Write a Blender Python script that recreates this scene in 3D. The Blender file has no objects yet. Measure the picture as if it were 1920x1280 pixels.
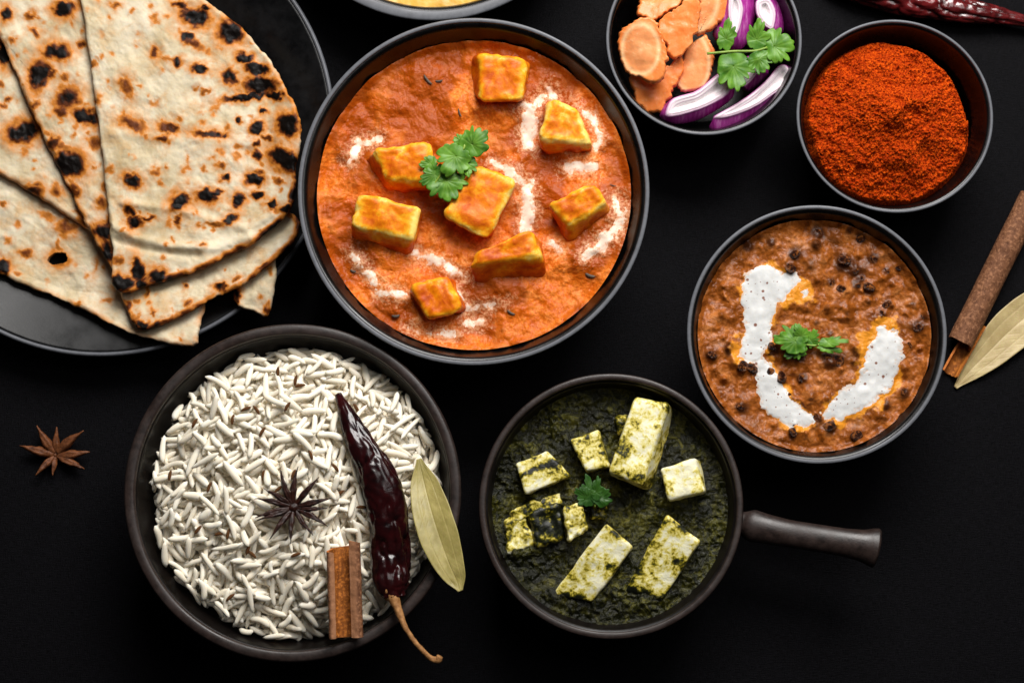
import bpy, math
import numpy as np
from mathutils import Vector, Matrix

# ------------------------------------------------------------------ camera, world, light, exposure
SC = bpy.context.scene
COL = SC.collection
TILT = math.radians(6.0); DIST = 0.95; TZ = 0.045; PXS = 0.00027
CAMP = np.array([0.0, -DIST * math.sin(TILT), TZ + DIST * math.cos(TILT)])
LENS = 36.0 * DIST / (1920 * PXS)
cd = bpy.data.cameras.new('camera'); cd.lens = LENS; cd.sensor_width = 36.0
cd.clip_start = 0.05; cd.clip_end = 20.0
cd.dof.use_dof = True; cd.dof.focus_distance = DIST + 0.0; cd.dof.aperture_fstop = 9.0
cam = bpy.data.objects.new('camera', cd); COL.objects.link(cam)
cam.location = CAMP; cam.rotation_euler = (TILT, 0, 0)
SC.camera = cam
w = bpy.data.worlds.new('World'); SC.world = w; w.use_nodes = True
w.node_tree.nodes['Background'].inputs[0].default_value = (0.9, 0.95, 1.0, 1)
w.node_tree.nodes['Background'].inputs[1].default_value = 0.016

def area(name, loc, target, sx, sy, power, col):
    l = bpy.data.lights.new(name, 'AREA'); l.shape = 'RECTANGLE'; l.size = sx; l.size_y = sy
    l.energy = power; l.color = col
    o = bpy.data.objects.new(name, l); COL.objects.link(o)
    o.location = loc
    o.rotation_euler = (Vector(target) - Vector(loc)).to_track_quat('-Z', 'Y').to_euler()
    return o
area('key_softbox', (0.18, 0.82, 0.82), (-0.05, -0.02, 0.03), 0.74, 0.56, 21.5, (1.0, 0.975, 0.945))
area('overhead_fill', (0.42, 0.36, 1.25), (0, 0, 0.03), 0.6, 0.6, 3.2, (1.0, 0.98, 0.96))

SC.view_settings.view_transform = 'Standard'
SC.view_settings.look = 'None'
SC.view_settings.exposure = 0.0
SC.view_settings.gamma = 1.0

# ------------------------------------------------------------------ helpers
RNG = np.random.RandomState(11)
T2 = np.random.RandomState(7).rand(512, 512)
T3 = np.random.RandomState(8).rand(64, 64, 64)
def sm(t): return t * t * t * (t * (t * 6 - 15) + 10)
def ss(a, b, x):
    t = np.clip((x - a) / (b - a), 0, 1); return t * t * (3 - 2 * t)
def vn(x, y, s=0):
    x = np.asarray(x) + s * 37.17 + 1000; y = np.asarray(y) + s * 91.3 + 1000
    xi = np.floor(x).astype(int); yi = np.floor(y).astype(int)
    u = sm(x - xi); v = sm(y - yi)
    a, b = xi % 512, (xi + 1) % 512; c, d = yi % 512, (yi + 1) % 512
    return (T2[a, c] * (1 - u) + T2[b, c] * u) * (1 - v) + (T2[a, d] * (1 - u) + T2[b, d] * u) * v
def fbm(x, y, o=4, s=0, g=0.5):
    r = 0; a = 1; n = 0
    for i in range(o):
        r = r + a * vn(x * 2 ** i, y * 2 ** i, s + i * 5); n += a; a *= g
    return r / n
def vn3(p, s=0):
    p = p + 500 + s * 13.7
    i = np.floor(p).astype(int); f = sm(p - i); i0 = i % 64; i1 = (i + 1) % 64
    def t(a, b, c): return T3[a[:, 0], b[:, 1], c[:, 2]]
    x, y, z = f[:, 0], f[:, 1], f[:, 2]
    return (((t(i0, i0, i0) * (1 - x) + t(i1, i0, i0) * x) * (1 - y) + (t(i0, i1, i0) * (1 - x) + t(i1, i1, i0) * x) * y) * (1 - z)
            + ((t(i0, i0, i1) * (1 - x) + t(i1, i0, i1) * x) * (1 - y) + (t(i0, i1, i1) * (1 - x) + t(i1, i1, i1) * x) * y) * z)
def fbm3(p, o=3, s=0):
    r = 0; a = 1; n = 0
    for i in range(o): r = r + a * vn3(p * 2 ** i, s + i); n += a; a *= .5
    return r / n

CT, ST = math.cos(TILT), math.sin(TILT)
def at(px, py, z):
    """point of the photograph -> world position at height z above the table"""
    px = np.asarray(px, float); py = np.asarray(py, float); z = np.asarray(z, float)
    cx = (px - 960) / 1920 * 36 / LENS; cy = -(py - 640) / 1920 * 36 / LENS
    dx = cx; dy = cy * CT + ST; dz = cy * ST - CT
    t = (z - CAMP[2]) / dz
    return np.stack([CAMP[0] + dx * t, CAMP[1] + dy * t, z + 0 * t], -1)
def toPx(P):
    d = P - CAMP
    yc = d[..., 1] * CT + d[..., 2] * ST; zc = -d[..., 1] * ST + d[..., 2] * CT
    return 960 + d[..., 0] / -zc * LENS / 36 * 1920, 640 - yc / -zc * LENS / 36 * 1920
def psz(z): return PXS * (DIST - (z - TZ)) / DIST
class K:                                     # a zoomed crop of the photograph: crop pixel -> photo pixel
    def __init__(s, ox, oy, sc): s.o = (ox, oy); s.s = sc
    def __call__(s, pts):
        a = np.array(pts, float); b = a.copy()
        b[..., 0] = s.o[0] + a[..., 0] * s.s; b[..., 1] = s.o[1] + a[..., 1] * s.s
        return b
K1 = K(0, 0, 640 / 1205); K2 = K(540, 0, 700 / 1280); K4 = K(880, 680, 800 / 1896)
K6 = K(1270, 360, .40625); K7 = K(0, 760, .125); K8 = K(480, 720, 400 / 966)
KS = K(1120, 0, 400 / 1896); KC = K(1560, 0, .1875); KL = K(640, 220, 360 / 1646); KD = K(1420, 580, 200 / 1920)
KP = K(900, 720, .21875); KR = K(1740, 380, .28125); KA = K(470, 850, .140625); KN = K(200, 380, 380 / 1621)

def lin(r, g, b):
    f = lambda c: (c / 255 / 12.92) if c / 255 <= .04045 else ((c / 255 + .055) / 1.055) ** 2.4
    return (f(r), f(g), f(b), 1)

class G:                                     # small node-material builder
    def __init__(s, name):
        s.m = bpy.data.materials.new(name); s.m.use_nodes = True
        s.t = s.m.node_tree; s.b = s.t.nodes['Principled BSDF']
        s.co = s.t.nodes.new('ShaderNodeTexCoord').outputs['Object']
    def put(s, sock, v):
        if isinstance(v, bpy.types.NodeSocket): s.t.links.new(v, sock)
        elif v is not None: sock.default_value = v
    def set(s, **kw):
        for k, v in kw.items(): s.put(s.b.inputs[k.replace('_', ' ')], v)
        return s
    def mapv(s, scale):
        n = s.t.nodes.new('ShaderNodeMapping'); n.inputs['Scale'].default_value = scale
        s.t.links.new(s.co, n.inputs[0]); return n.outputs[0]
    def noise(s, scale, detail=4, rough=.55, dist=0, vec=None):
        n = s.t.nodes.new('ShaderNodeTexNoise'); s.put(n.inputs['Vector'], vec or s.co)
        n.inputs['Scale'].default_value = scale; n.inputs['Detail'].default_value = detail
        n.inputs['Roughness'].default_value = rough; n.inputs['Distortion'].default_value = dist
        return n.outputs[0]
    def vor(s, scale, feature='F1', vec=None):
        n = s.t.nodes.new('ShaderNodeTexVoronoi'); n.feature = feature; s.put(n.inputs['Vector'], vec or s.co)
        n.inputs['Scale'].default_value = scale; return n.outputs['Distance']
    def ramp(s, fac, stops):
        n = s.t.nodes.new('ShaderNodeValToRGB'); s.put(n.inputs[0], fac); e = n.color_ramp.elements
        while len(e) < len(stops): e.new(.5)
        for k, (p, c) in zip(e, stops):
            k.position = p; k.color = c if not isinstance(c, (int, float)) else (c, c, c, 1)
        return n.outputs[0]
    def mix(s, f, a, b, mode='MIX'):
        n = s.t.nodes.new('ShaderNodeMix'); n.data_type = 'RGBA'; n.blend_type = mode
        s.put(n.inputs[0], f); s.put(n.inputs[6], a); s.put(n.inputs[7], b); return n.outputs[2]
    def math(s, op, a, b=None, clamp=False):
        n = s.t.nodes.new('ShaderNodeMath'); n.operation = op; n.use_clamp = clamp
        s.put(n.inputs[0], a); s.put(n.inputs[1], b); return n.outputs[0]
    def attr(s, name):
        n = s.t.nodes.new('ShaderNodeAttribute'); n.attribute_name = name; return n.outputs['Fac']
    def rnd(s):
        return s.t.nodes.new('ShaderNodeObjectInfo').outputs['Random']
    def bump(s, h, dist, strength=1.0, nrm=None):
        n = s.t.nodes.new('ShaderNodeBump'); s.put(n.inputs['Height'], h)
        n.inputs['Distance'].default_value = dist; n.inputs['Strength'].default_value = strength
        if nrm is not None: s.put(n.inputs['Normal'], nrm)
        return n.outputs[0]
    def sss(s, wgt, radius, scale=.002):
        s.set(Subsurface_Weight=wgt, Subsurface_Radius=radius, Subsurface_Scale=scale); return s

WP = {}                                      # world position of every object origin
def mesh(name, V, F, attrs=None, smooth=True):
    me = bpy.data.meshes.new(name); V = np.asarray(V, np.float32)
    if isinstance(F, np.ndarray):
        nf, k = F.shape
        me.vertices.add(len(V)); me.vertices.foreach_set('co', V.ravel())
        me.loops.add(nf * k); me.loops.foreach_set('vertex_index', F.ravel().astype(np.int32))
        me.polygons.add(nf); me.polygons.foreach_set('loop_start', np.arange(0, nf * k, k, dtype=np.int32))
        me.update(calc_edges=True)
    else:
        me.from_pydata([tuple(v) for v in V.tolist()], [], F)
    me.polygons.foreach_set('use_smooth', [smooth] * len(me.polygons))
    for k_, a in (attrs or {}).items():
        at_ = me.attributes.new(k_, 'FLOAT', 'POINT'); at_.data.foreach_set('value', np.asarray(a, np.float32).ravel())
    me.validate(); me.update()
    return me
def tag(o, label, cat=None, group=None, kind=None):
    if label: o['label'] = label
    if cat: o['category'] = cat
    if group: o['group'] = group
    if kind: o['kind'] = kind
    return o
def mk(name, V, F, mat, parent=None, origin=None, attrs=None, smooth=True):
    V = np.asarray(V, float)
    if parent is None:
        org = np.array(origin if origin is not None else [V[:, 0].mean(), V[:, 1].mean(), V[:, 2].min()])
    else: org = WP[parent.name]
    me = mesh(name, V - org, F, attrs, smooth)
    me.materials.append(mat)
    o = bpy.data.objects.new(name, me); COL.objects.link(o)
    if parent is None: o.location = org
    else: o.parent = parent
    WP[o.name] = org
    return o
def empty(name, loc):
    o = bpy.data.objects.new(name, None); COL.objects.link(o); o.location = loc; o.empty_display_size = .01
    WP[o.name] = np.array(loc, float); return o

def cgrid(N):
    """concentric square->disc grid: r, theta of N x N vertices + quads + border ring"""
    g = np.linspace(-1, 1, N); X, Y = np.meshgrid(g, g, indexing='ij'); x, y = X.ravel(), Y.ravel()
    r = np.maximum(abs(x), abs(y)); th = np.zeros_like(x); a = abs(x) >= abs(y); n0 = r > 1e-9
    s = a & n0; th[s] = np.pi / 4 * (y[s] / x[s]) + np.where(x[s] < 0, np.pi, 0)
    s = ~a & n0; th[s] = np.pi / 2 - np.pi / 4 * (x[s] / y[s]) + np.where(y[s] < 0, np.pi, 0)
    i = np.arange(N * N).reshape(N, N)
    q = np.stack([i[:-1, :-1], i[1:, :-1], i[1:, 1:], i[:-1, 1:]], -1).reshape(-1, 4)
    return r, th % (2 * np.pi), q
def disc_field(name, c, R, N, zf, mat, attrs=None, wob=None, **kw):
    r, th, q = cgrid(N)
    Rr = R * (1 if wob is None else wob(th))
    x = c[0] + r * Rr * np.cos(th); y = c[1] + r * Rr * np.sin(th)
    z = zf(x, y, r); A = attrs(x, y, z) if attrs else None
    return mk(name, np.stack([x, y, z], 1), q, mat, attrs=A, **kw), (x, y, z, q)
def resample(P, n, rough=0, seed=0, smooth=0):
    """closed polyline -> n points by arc length (optionally smoothed / roughened)"""
    P = np.asarray(P, float)
    for _ in range(smooth):
        Q = np.roll(P, -1, 0); P = np.stack([P * .75 + Q * .25, P * .25 + Q * .75], 1).reshape(-1, P.shape[1])
    C = np.vstack([P, P[:1]]); d = np.r_[0, np.cumsum(np.linalg.norm(np.diff(C, axis=0), axis=1))]
    t = np.linspace(0, d[-1], n, endpoint=False)
    R = np.stack([np.interp(t, d, C[:, k]) for k in range(P.shape[1])], 1)
    if rough:
        T = np.roll(R, -1, 0) - np.roll(R, 1, 0); T /= np.linalg.norm(T, axis=1)[:, None] + 1e-9
        u = t / d[-1]; k = max(8, int(d[-1] / 14))
        nz = (vn(u * k, u * 0 + seed * 3.3, seed) - .5) + .5 * (vn(u * k * 3, u * 0 + 7.7, seed + 1) - .5)
        nz *= np.minimum(1, np.minimum(u, 1 - u) * 20)
        R[:, 0] += T[:, 1] * nz * rough; R[:, 1] -= T[:, 0] * nz * rough
    return R
def edge_dist(x, y, P):
    out = np.full(len(x), 1e9); A = P; B = np.roll(P, -1, 0)
    for a, b in zip(A, B):
        e = b - a; L = e @ e + 1e-12
        t = np.clip(((x - a[0]) * e[0] + (y - a[1]) * e[1]) / L, 0, 1)
        out = np.minimum(out, (x - a[0] - t * e[0]) ** 2 + (y - a[1] - t * e[1]) ** 2)
    return np.sqrt(out)
def slab(name, outline, zf, thick, edge, N, mat, center=None, rough=0, seed=0, smooth=1, attrs=None, relief=None, hole=None, zref=.03, mode='round', **kw):
    """flat piece with its own outline (photo px), thickness and rounded edge; zf(x,y) is its mid surface"""
    O = resample(outline, 600, rough, seed, smooth)
    c = O.mean(0) if center is None else np.array(center, float)
    zz = np.full(len(O), zref)
    for _ in range(4):                        # outline at the height it really has
        W = at(O[:, 0], O[:, 1], zz); zz = zf(W[:, 0], W[:, 1])
    P = W[:, :2]; wc = at(c[0], c[1], float(zz.mean()))[:2]
    r, th, q = cgrid(N); idx = th / (2 * np.pi) * 600
    Pc = np.vstack([P, P[:1]]); bx = np.interp(idx, np.arange(601), Pc[:, 0]); by = np.interp(idx, np.arange(601), Pc[:, 1])
    x = wc[0] + r * (bx - wc[0]); y = wc[1] + r * (by - wc[1])
    d = edge_dist(x, y, P[::3]); d[r > .99999] = 0
    e = np.clip(d / edge, 0, 1)
    prof = np.sqrt(np.maximum(0, 1 - (1 - e) ** 2))
    zm = zf(x, y); zt = zm + thick / 2 * prof; zb = zm - thick / 2 * prof
    if relief is not None: zt = zt + relief(x, y, d) * e
    px, py = toPx(np.stack([x, y, zt], 1))
    n = len(x); V = np.vstack([np.stack([x, y, zt], 1), np.stack([x, y, zb], 1)])
    border = r > .99999
    mp = np.arange(n) + n; mp[border] = np.arange(n)[border]
    F = np.vstack([q, mp[q][:, ::-1]])
    if hole is not None:
        bad = hole(px, py); bad2 = np.r_[bad, bad]; F = F[~bad2[F].any(1)]
    A = {}
    if attrs is not None:
        for k_, a in attrs(x, y, d, px, py).items(): A[k_] = np.r_[a, a]
    # outline orientation: make sure faces look up
    s = np.sum(P[:, 0] * np.roll(P[:, 1], -1) - P[:, 1] * np.roll(P[:, 0], -1))
    if s < 0: F = F[:, ::-1]
    return mk(name, V, np.ascontiguousarray(F), mat, attrs=A, **kw)
def lathe(prof, c, n=128):
    prof = np.array(prof, float); th = np.linspace(0, 2 * np.pi, n, endpoint=False); k = len(prof)
    V = np.stack([c[0] + np.outer(np.cos(th), prof[:, 0]), c[1] + np.outer(np.sin(th), prof[:, 0]),
                  np.tile(prof[:, 1] + c[2], (n, 1))], -1).reshape(-1, 3)
    i = np.arange(n)[:, None] * k + np.arange(k - 1)[None]; j = ((np.arange(n) + 1) % n)[:, None] * k + np.arange(k - 1)[None]
    return V, np.stack([i, j, j + 1, i + 1], -1).reshape(-1, 4)
def tube(pts, rad, ns=10, flat=1.0, shape=None, caps=True):
    """tapered tube along pts (k,3); rad (k,) ; shape(t,ang)->radius factor"""
    pts = np.asarray(pts, float); k = len(pts); rad = np.broadcast_to(rad, k)
    T = np.gradient(pts, axis=0); T /= np.linalg.norm(T, axis=1)[:, None] + 1e-12
    up = np.array([0, 0, 1.0]); S = np.cross(T, up); S /= np.linalg.norm(S, axis=1)[:, None] + 1e-12
    U = np.cross(S, T); a = np.linspace(0, 2 * np.pi, ns, endpoint=False)
    f = np.ones((k, ns)) if shape is None else shape(np.linspace(0, 1, k)[:, None], a[None])
    V = pts[:, None] + (S[:, None] * np.cos(a)[None, :, None] + U[:, None] * np.sin(a)[None, :, None] * flat) * (rad[:, None] * f)[..., None]
    V = V.reshape(-1, 3); i = np.arange(k - 1)[:, None] * ns; j = np.arange(ns)[None]; j2 = (j + 1) % ns
    F = np.stack([i + j, i + j2, i + ns + j2, i + ns + j], -1).reshape(-1, 4).tolist()
    if caps:
        V = np.vstack([V, pts[:1], pts[-1:]]); c0, c1 = k * ns, k * ns + 1
        F += [[c0, (j_ + 1) % ns, j_] for j_ in range(ns)]
        F += [[c1, (k - 1) * ns + j_, (k - 1) * ns + (j_ + 1) % ns] for j_ in range(ns)]
    return V, F
def spline(P, n):
    P = np.asarray(P, float); Q = np.vstack([2 * P[0] - P[1], P, 2 * P[-1] - P[-2]]); out = []
    m = len(P) - 1
    for t in np.linspace(0, m, n):
        i = min(int(t), m - 1); f = t - i; a, b, c, d = Q[i:i + 4]
        out.append(.5 * ((2 * b) + (c - a) * f + (2 * a - 5 * b + 4 * c - d) * f * f + (3 * b - 3 * c + d - a) * f ** 3))
    return np.array(out)

# ------------------------------------------------------------------ materials
def m_ceramic(name, col, rough, spec=.5, bumpd=.00004, lo=.5, hi=1.5):
    g = G(name); n = g.ramp(g.noise(240, 6, .75), [(.35, 0), (.65, 1)])
    g.set(Base_Color=g.mix(n, tuple(c * lo for c in col[:3]) + (1,), tuple(c * hi for c in col[:3]) + (1,)),
          Roughness=g.ramp(g.noise(60, 4), [(.3, rough * .75), (.7, rough * 1.35)]), Specular_IOR_Level=spec,
          Normal=g.bump(g.noise(900, 3), bumpd, .4))
    return g.m
M_BLACK = m_ceramic('black_glaze', (.0018, .0017, .0018), .27, .42)
M_PLATE = m_ceramic('black_plate_glaze', (.0022, .0022, .0026), .33, .55)
M_RIM = m_ceramic('grey_highlight_rim', (.115, .12, .135), .42, .4, .00003, .85, 1.15)  # lip grey takes the highlight along the rims into its base colour
M_BROWN = m_ceramic('brown_black_stoneware', (.0032, .0018, .0014), .38, .3, .00012)
M_BRIM = m_ceramic('brown_stoneware_rim', (.023, .0140, .0115), .42, .5, .00016)

def m_table():
    g = G('black_weave_cloth')
    a = g.noise(1.0, 3, .6, vec=g.mapv((250, 2600, 1))); b = g.noise(1.0, 3, .6, vec=g.mapv((2600, 250, 1)))
    wv = g.math('ADD', a, b)
    c = g.ramp(g.math('MULTIPLY', wv, .5), [(.36, (.0002, .0002, .0003, 1)), (.64, (.0046, .0042, .0058, 1))])
    g.set(Base_Color=c, Roughness=.6, Specular_IOR_Level=.065, Normal=g.bump(wv, .0003, .8))
    return g.m
M_TABLE = m_table()

def m_naan():
    g = G('charred_naan'); ch = g.attr('char')
    fine = g.noise(420, 5, .65); mid = g.noise(130, 4, .6, .4)
    f = g.math('ADD', ch, g.math('MULTIPLY', g.math('SUBTRACT', fine, .5), .24))
    f = g.math('ADD', f, g.math('MULTIPLY', g.math('SUBTRACT', mid, .5), .22), True)
    base = g.ramp(g.noise(45, 4, .6), [(.3, lin(188, 166, 126)), (.5, lin(212, 197, 166)), (.72, lin(226, 214, 190))])
    base = g.mix(g.ramp(g.noise(75, 5, .65, .3), [(.50, 0), (.72, .62)]), base, lin(206, 152, 84))
    col = g.ramp(f, [(.10, (0, 0, 0, 1)), (.26, (.4, .4, .4, 1)), (1, (1, 1, 1, 1))])
    c1 = g.mix(g.ramp(f, [(.03, 0), (.30, 1)]), base, lin(206, 128, 48))
    c2 = g.mix(g.ramp(f, [(.28, 0), (.56, 1)]), c1, lin(110, 52, 14))
    c3 = g.mix(g.ramp(f, [(.50, 0), (.78, 1)]), c2, lin(13, 8, 6))
    h = g.math('ADD', g.math('MULTIPLY', mid, .8), g.math('MULTIPLY', fine, .3))
    g.set(Base_Color=c3, Roughness=g.ramp(f, [(.2, .62), (.7, .5)]), Specular_IOR_Level=g.ramp(f, [(.2, .22), (.6, .12)]),
          Normal=g.bump(h, .0007, .8)).sss(.12, (1, .6, .3), .0015)
    return g.m
M_NAAN = m_naan()

def m_curry():
    g = G('tomato_gravy'); oil = g.attr('oil'); cr = g.attr('cream')
    n1 = g.noise(120, 5, .62, .6); n2 = g.noise(700, 4, .65)
    c = g.ramp(n1, [(.30, lin(202, 92, 12)), (.5, lin(234, 126, 38)), (.70, lin(248, 154, 74))])
    c = g.mix(g.ramp(n2, [(.40, .6), (.62, 0)]), c, lin(184, 76, 6))
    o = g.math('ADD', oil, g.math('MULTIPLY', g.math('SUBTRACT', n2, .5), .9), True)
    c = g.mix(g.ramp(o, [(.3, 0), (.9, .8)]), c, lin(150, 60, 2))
    k = g.math('ADD', cr, g.math('MULTIPLY', g.math('SUBTRACT', n2, .5), 1.3), True)
    c = g.mix(g.ramp(k, [(.30, 0), (.80, .85)]), c, lin(244, 192, 146))
    sp = g.ramp(g.vor(210), [(.03, 1), (.055, 0)])
    c = g.mix(g.math('MULTIPLY', sp, g.ramp(g.noise(33), [(.55, 0), (.62, .9)])), c, lin(60, 36, 20))
    h = g.math('ADD', g.math('MULTIPLY', n1, 1.2), g.math('MULTIPLY', n2, .45))
    g.set(Base_Color=c, Roughness=g.ramp(n1, [(.3, .2), (.7, .45)]), Specular_IOR_Level=.18, Normal=g.bump(h, .0010, .8)).sss(.1, (1, .4, .15), .0015)
    return g.m
M_CURRY = m_curry()
def m_cream(name, col, warm, lo, hi):
    g = G(name); k = g.attr('cream'); n2 = g.noise(650, 4, .65); n1 = g.noise(160, 4, .6)
    f = g.math('ADD', k, g.math('MULTIPLY', g.math('SUBTRACT', n2, .5), 1.0), True)
    c = g.mix(g.ramp(n1, [(.35, .5), (.6, 0)]), col, tuple(v * .72 for v in col[:3]) + (1,))
    c = g.mix(g.ramp(f, [(lo, 1), (hi, 0)]), c, warm)
    c = g.mix(g.ramp(g.attr('pit'), [(.35, 0), (.6, .9)]), c, lin(120, 58, 18))
    g.set(Base_Color=c, Roughness=.32, Specular_IOR_Level=.4, Normal=g.bump(n1, .0004, .5)).sss(.15, (1, .8, .6), .0015)
    return g.m
M_CREAM_C = m_cream('cream_in_curry', lin(252, 228, 206), lin(224, 134, 66), .34, .66)
M_CREAM_D = m_cream('white_cream', lin(218, 218, 216), lin(224, 146, 48), .12, .66)

def m_paneer_curry():
    g = G('sauce_coated_paneer'); ct = g.attr('coat')
    n1 = g.noise(95, 5, .62, .5); n2 = g.noise(600, 4, .6)
    f = g.math('ADD', ct, g.math('MULTIPLY', g.math('SUBTRACT', n1, .5), 1.6))
    f = g.math('ADD', f, g.math('MULTIPLY', g.math('SUBTRACT', n2, .5), .35), True)
    c = g.ramp(f, [(.05, lin(250, 214, 112)), (.22, lin(246, 176, 38)), (.46, lin(230, 126, 10)), (.75, lin(196, 82, 6)), (1, lin(160, 60, 6))])
    g.set(Base_Color=c, Roughness=g.ramp(n1, [(.3, .28), (.7, .5)]), Specular_IOR_Level=.22,
          Normal=g.bump(g.math('ADD', n1, g.math('MULTIPLY', n2, .3)), .0006, .7)).sss(.18, (1, .6, .2), .002)
    return g.m
M_PANEER = m_paneer_curry()
def m_paneer_palak():
    g = G('spinach_smeared_paneer'); ct = g.attr('coat')
    n1 = g.noise(150, 6, .68, .5); n2 = g.noise(480, 5, .65); n3 = g.noise(60, 4, .6)
    f = g.math('ADD', ct, g.math('MULTIPLY', g.math('SUBTRACT', n1, .5), 1.5))
    f = g.math('ADD', f, g.math('MULTIPLY', g.math('SUBTRACT', n2, .5), .9))
    f = g.math('ADD', f, g.math('MULTIPLY', g.math('SUBTRACT', n3, .5), 1.8), True)
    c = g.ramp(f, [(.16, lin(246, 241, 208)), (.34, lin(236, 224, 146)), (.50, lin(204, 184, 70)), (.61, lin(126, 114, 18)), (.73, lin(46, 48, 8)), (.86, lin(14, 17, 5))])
    g.set(Base_Color=c, Roughness=.42, Specular_IOR_Level=.4, Normal=g.bump(g.math('ADD', n1, g.math('MULTIPLY', n2, .5)), .0007, .8)).sss(.12, (1, .9, .5), .0015)
    return g.m
M_PPAN = m_paneer_palak()
def m_palak():
    g = G('spinach_gravy'); n1 = g.noise(160, 6, .7, 1.2); n2 = g.noise(700, 4, .6, .6); n3 = g.noise(50, 4, .6)
    c = g.ramp(n1, [(.34, lin(8, 9, 2)), (.48, lin(36, 37, 8)), (.60, lin(84, 81, 26)), (.74, lin(146, 138, 66))])  # olive end of the ramp puts wet highlights into the base colour
    c = g.mix(g.ramp(n3, [(.40, .8), (.60, 0)]), c, lin(9, 11, 3))
    h = g.math('ADD', n1, g.math('MULTIPLY', n2, .55))
    g.set(Base_Color=c, Roughness=g.ramp(n2, [(.35, .14), (.7, .30)]), Specular_IOR_Level=.34, Normal=g.bump(h, .0016, .9))
    return g.m
M_PALAK = m_palak()
def m_dal():
    g = G('black_lentil_gravy'); n1 = g.noise(140, 5, .62, .6); n2 = g.noise(620, 4, .62); hl = g.attr('halo'); dk = g.attr('dark')
    c = g.ramp(n1, [(.3, lin(104, 50, 8)), (.5, lin(166, 92, 34)), (.72, lin(204, 130, 70))])
    c = g.mix(g.ramp(n2, [(.38, .5), (.6, 0)]), c, lin(100, 48, 10))
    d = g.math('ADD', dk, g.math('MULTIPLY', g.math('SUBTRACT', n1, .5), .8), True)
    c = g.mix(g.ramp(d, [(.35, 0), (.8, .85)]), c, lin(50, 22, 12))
    k = g.math('ADD', hl, g.math('MULTIPLY', g.math('SUBTRACT', n1, .5), .9), True)
    c = g.mix(g.ramp(k, [(.36, 0), (.62, .95)]), c, lin(228, 146, 40))
    h = g.math('ADD', n1, g.math('MULTIPLY', n2, .3))
    g.set(Base_Color=c, Roughness=g.ramp(n1, [(.3, .14), (.7, .36)]), Specular_IOR_Level=.24, Normal=g.bump(h, .0012, .8))
    return g.m
M_DAL = m_dal()
def m_simple(name, c0, c1, scale, rough, spec=.4, bd=.0003, sssw=0, det=5, stretch=None):
    g = G(name); v = g.mapv(stretch) if stretch else None; n = g.noise(scale, det, .62, .3, v)
    g.set(Base_Color=g.ramp(n, [(.3, c0), (.7, c1)]), Roughness=rough, Specular_IOR_Level=spec, Normal=g.bump(n, bd, .8))
    if sssw: g.sss(sssw, (1, .8, .6), .0015)
    return g.m
def m_lentil():
    g = G('gravy_coated_lentil'); n = g.noise(1.1, 3, .6, .3); n2 = g.noise(6, 3)
    g.set(Base_Color=g.ramp(n, [(.36, lin(24, 11, 12)), (.5, lin(70, 34, 18)), (.62, lin(158, 94, 46))]), Roughness=.24, Specular_IOR_Level=.4, Normal=g.bump(g.math('ADD', n, n2), .12, .6))  # brown gravy coat over dark lentil; dark patches also paint in shaded sides
    return g.m
M_LENTIL = m_lentil()
M_YELLOW = m_simple('yellow_lentil_soup', lin(196, 146, 52), lin(236, 186, 82), 70, .32, .4, .0006, .1)
M_STEM = m_simple('dry_stem', lin(120, 78, 40), lin(184, 134, 84), 500, .6, .25, .0003)
M_GSTEM = m_simple('green_stem', lin(96, 130, 40), lin(150, 176, 70), 300, .4)
M_FLECK = m_simple('dark_herb', lin(34, 26, 20), lin(96, 74, 58), 500, .5)
M_CUMIN = m_simple('cumin_seed', lin(62, 36, 16), lin(120, 76, 36), 900, .6, .2, .0003)
M_ANISE_L = m_simple('brown_star_anise', lin(66, 34, 16), lin(126, 74, 40), 420, .55, .3, .0005)
M_ANISE_D = m_simple('dark_star_anise', lin(14, 6, 5), lin(58, 26, 16), 420, .4, .35, .0006)
def m_chili(name, a, b, spec=.5):
    g = G(name); n = g.noise(120, 4, .6, .6); n2 = g.noise(380, 4, .6)
    g.set(Base_Color=g.ramp(n, [(.35, a), (.75, b)]), Roughness=g.ramp(n2, [(.3, .16), (.7, .26)]), Specular_IOR_Level=spec,
          Normal=g.bump(n, .0006, .4))
    return g.m
M_CHILI = m_chili('dried_red_chili', lin(16, 4, 5), lin(50, 9, 11))
M_CHILI2 = m_chili('dried_maroon_chili', lin(56, 10, 11), lin(132, 34, 36), 1.0)  # lighter pinkish end stands in for the glossy highlights
def m_powder():
    g = G('chili_powder'); n = g.noise(900, 4, .7); n1 = g.noise(120, 4, .6)
    c = g.ramp(n, [(.36, lin(62, 10, 1)), (.5, lin(180, 56, 4)), (.64, lin(230, 100, 16))])
    c = g.mix(g.ramp(n1, [(.4, .35), (.6, 0)]), c, lin(150, 36, 4))
    g.set(Base_Color=c, Roughness=.9, Specular_IOR_Level=.06, Normal=g.bump(n, .0008, .9))
    return g.m
M_POWDER = m_powder()
def m_rice():
    g = G('cooked_rice'); r = g.rnd(); n = g.noise(220, 3, .5)
    c = g.ramp(n, [(.3, lin(248, 235, 211)), (.55, lin(253, 245, 230)), (.8, lin(254, 250, 241))])
    c = g.mix(g.math('MULTIPLY', r, .35), c, lin(238, 226, 200))
    g.set(Base_Color=c, Roughness=.45, Specular_IOR_Level=.25).sss(.3, (1, .86, .72), .0012)
    return g.m
M_RICE = m_rice()
def m_leaf(name, a, b, c, d=.0002):
    g = G(name); n = g.noise(140, 4, .6); v = g.attr('vein')
    k = g.ramp(n, [(.3, a), (.7, b)]); k = g.mix(g.math('MULTIPLY', v, .2), k, c)
    g.set(Base_Color=k, Roughness=.42, Specular_IOR_Level=.35,
          Normal=g.bump(g.math('SUBTRACT', g.math('MULTIPLY', n, .6), v), d, .6)).sss(.1, (.5, 1, .2), .001)
    return g.m
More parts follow.
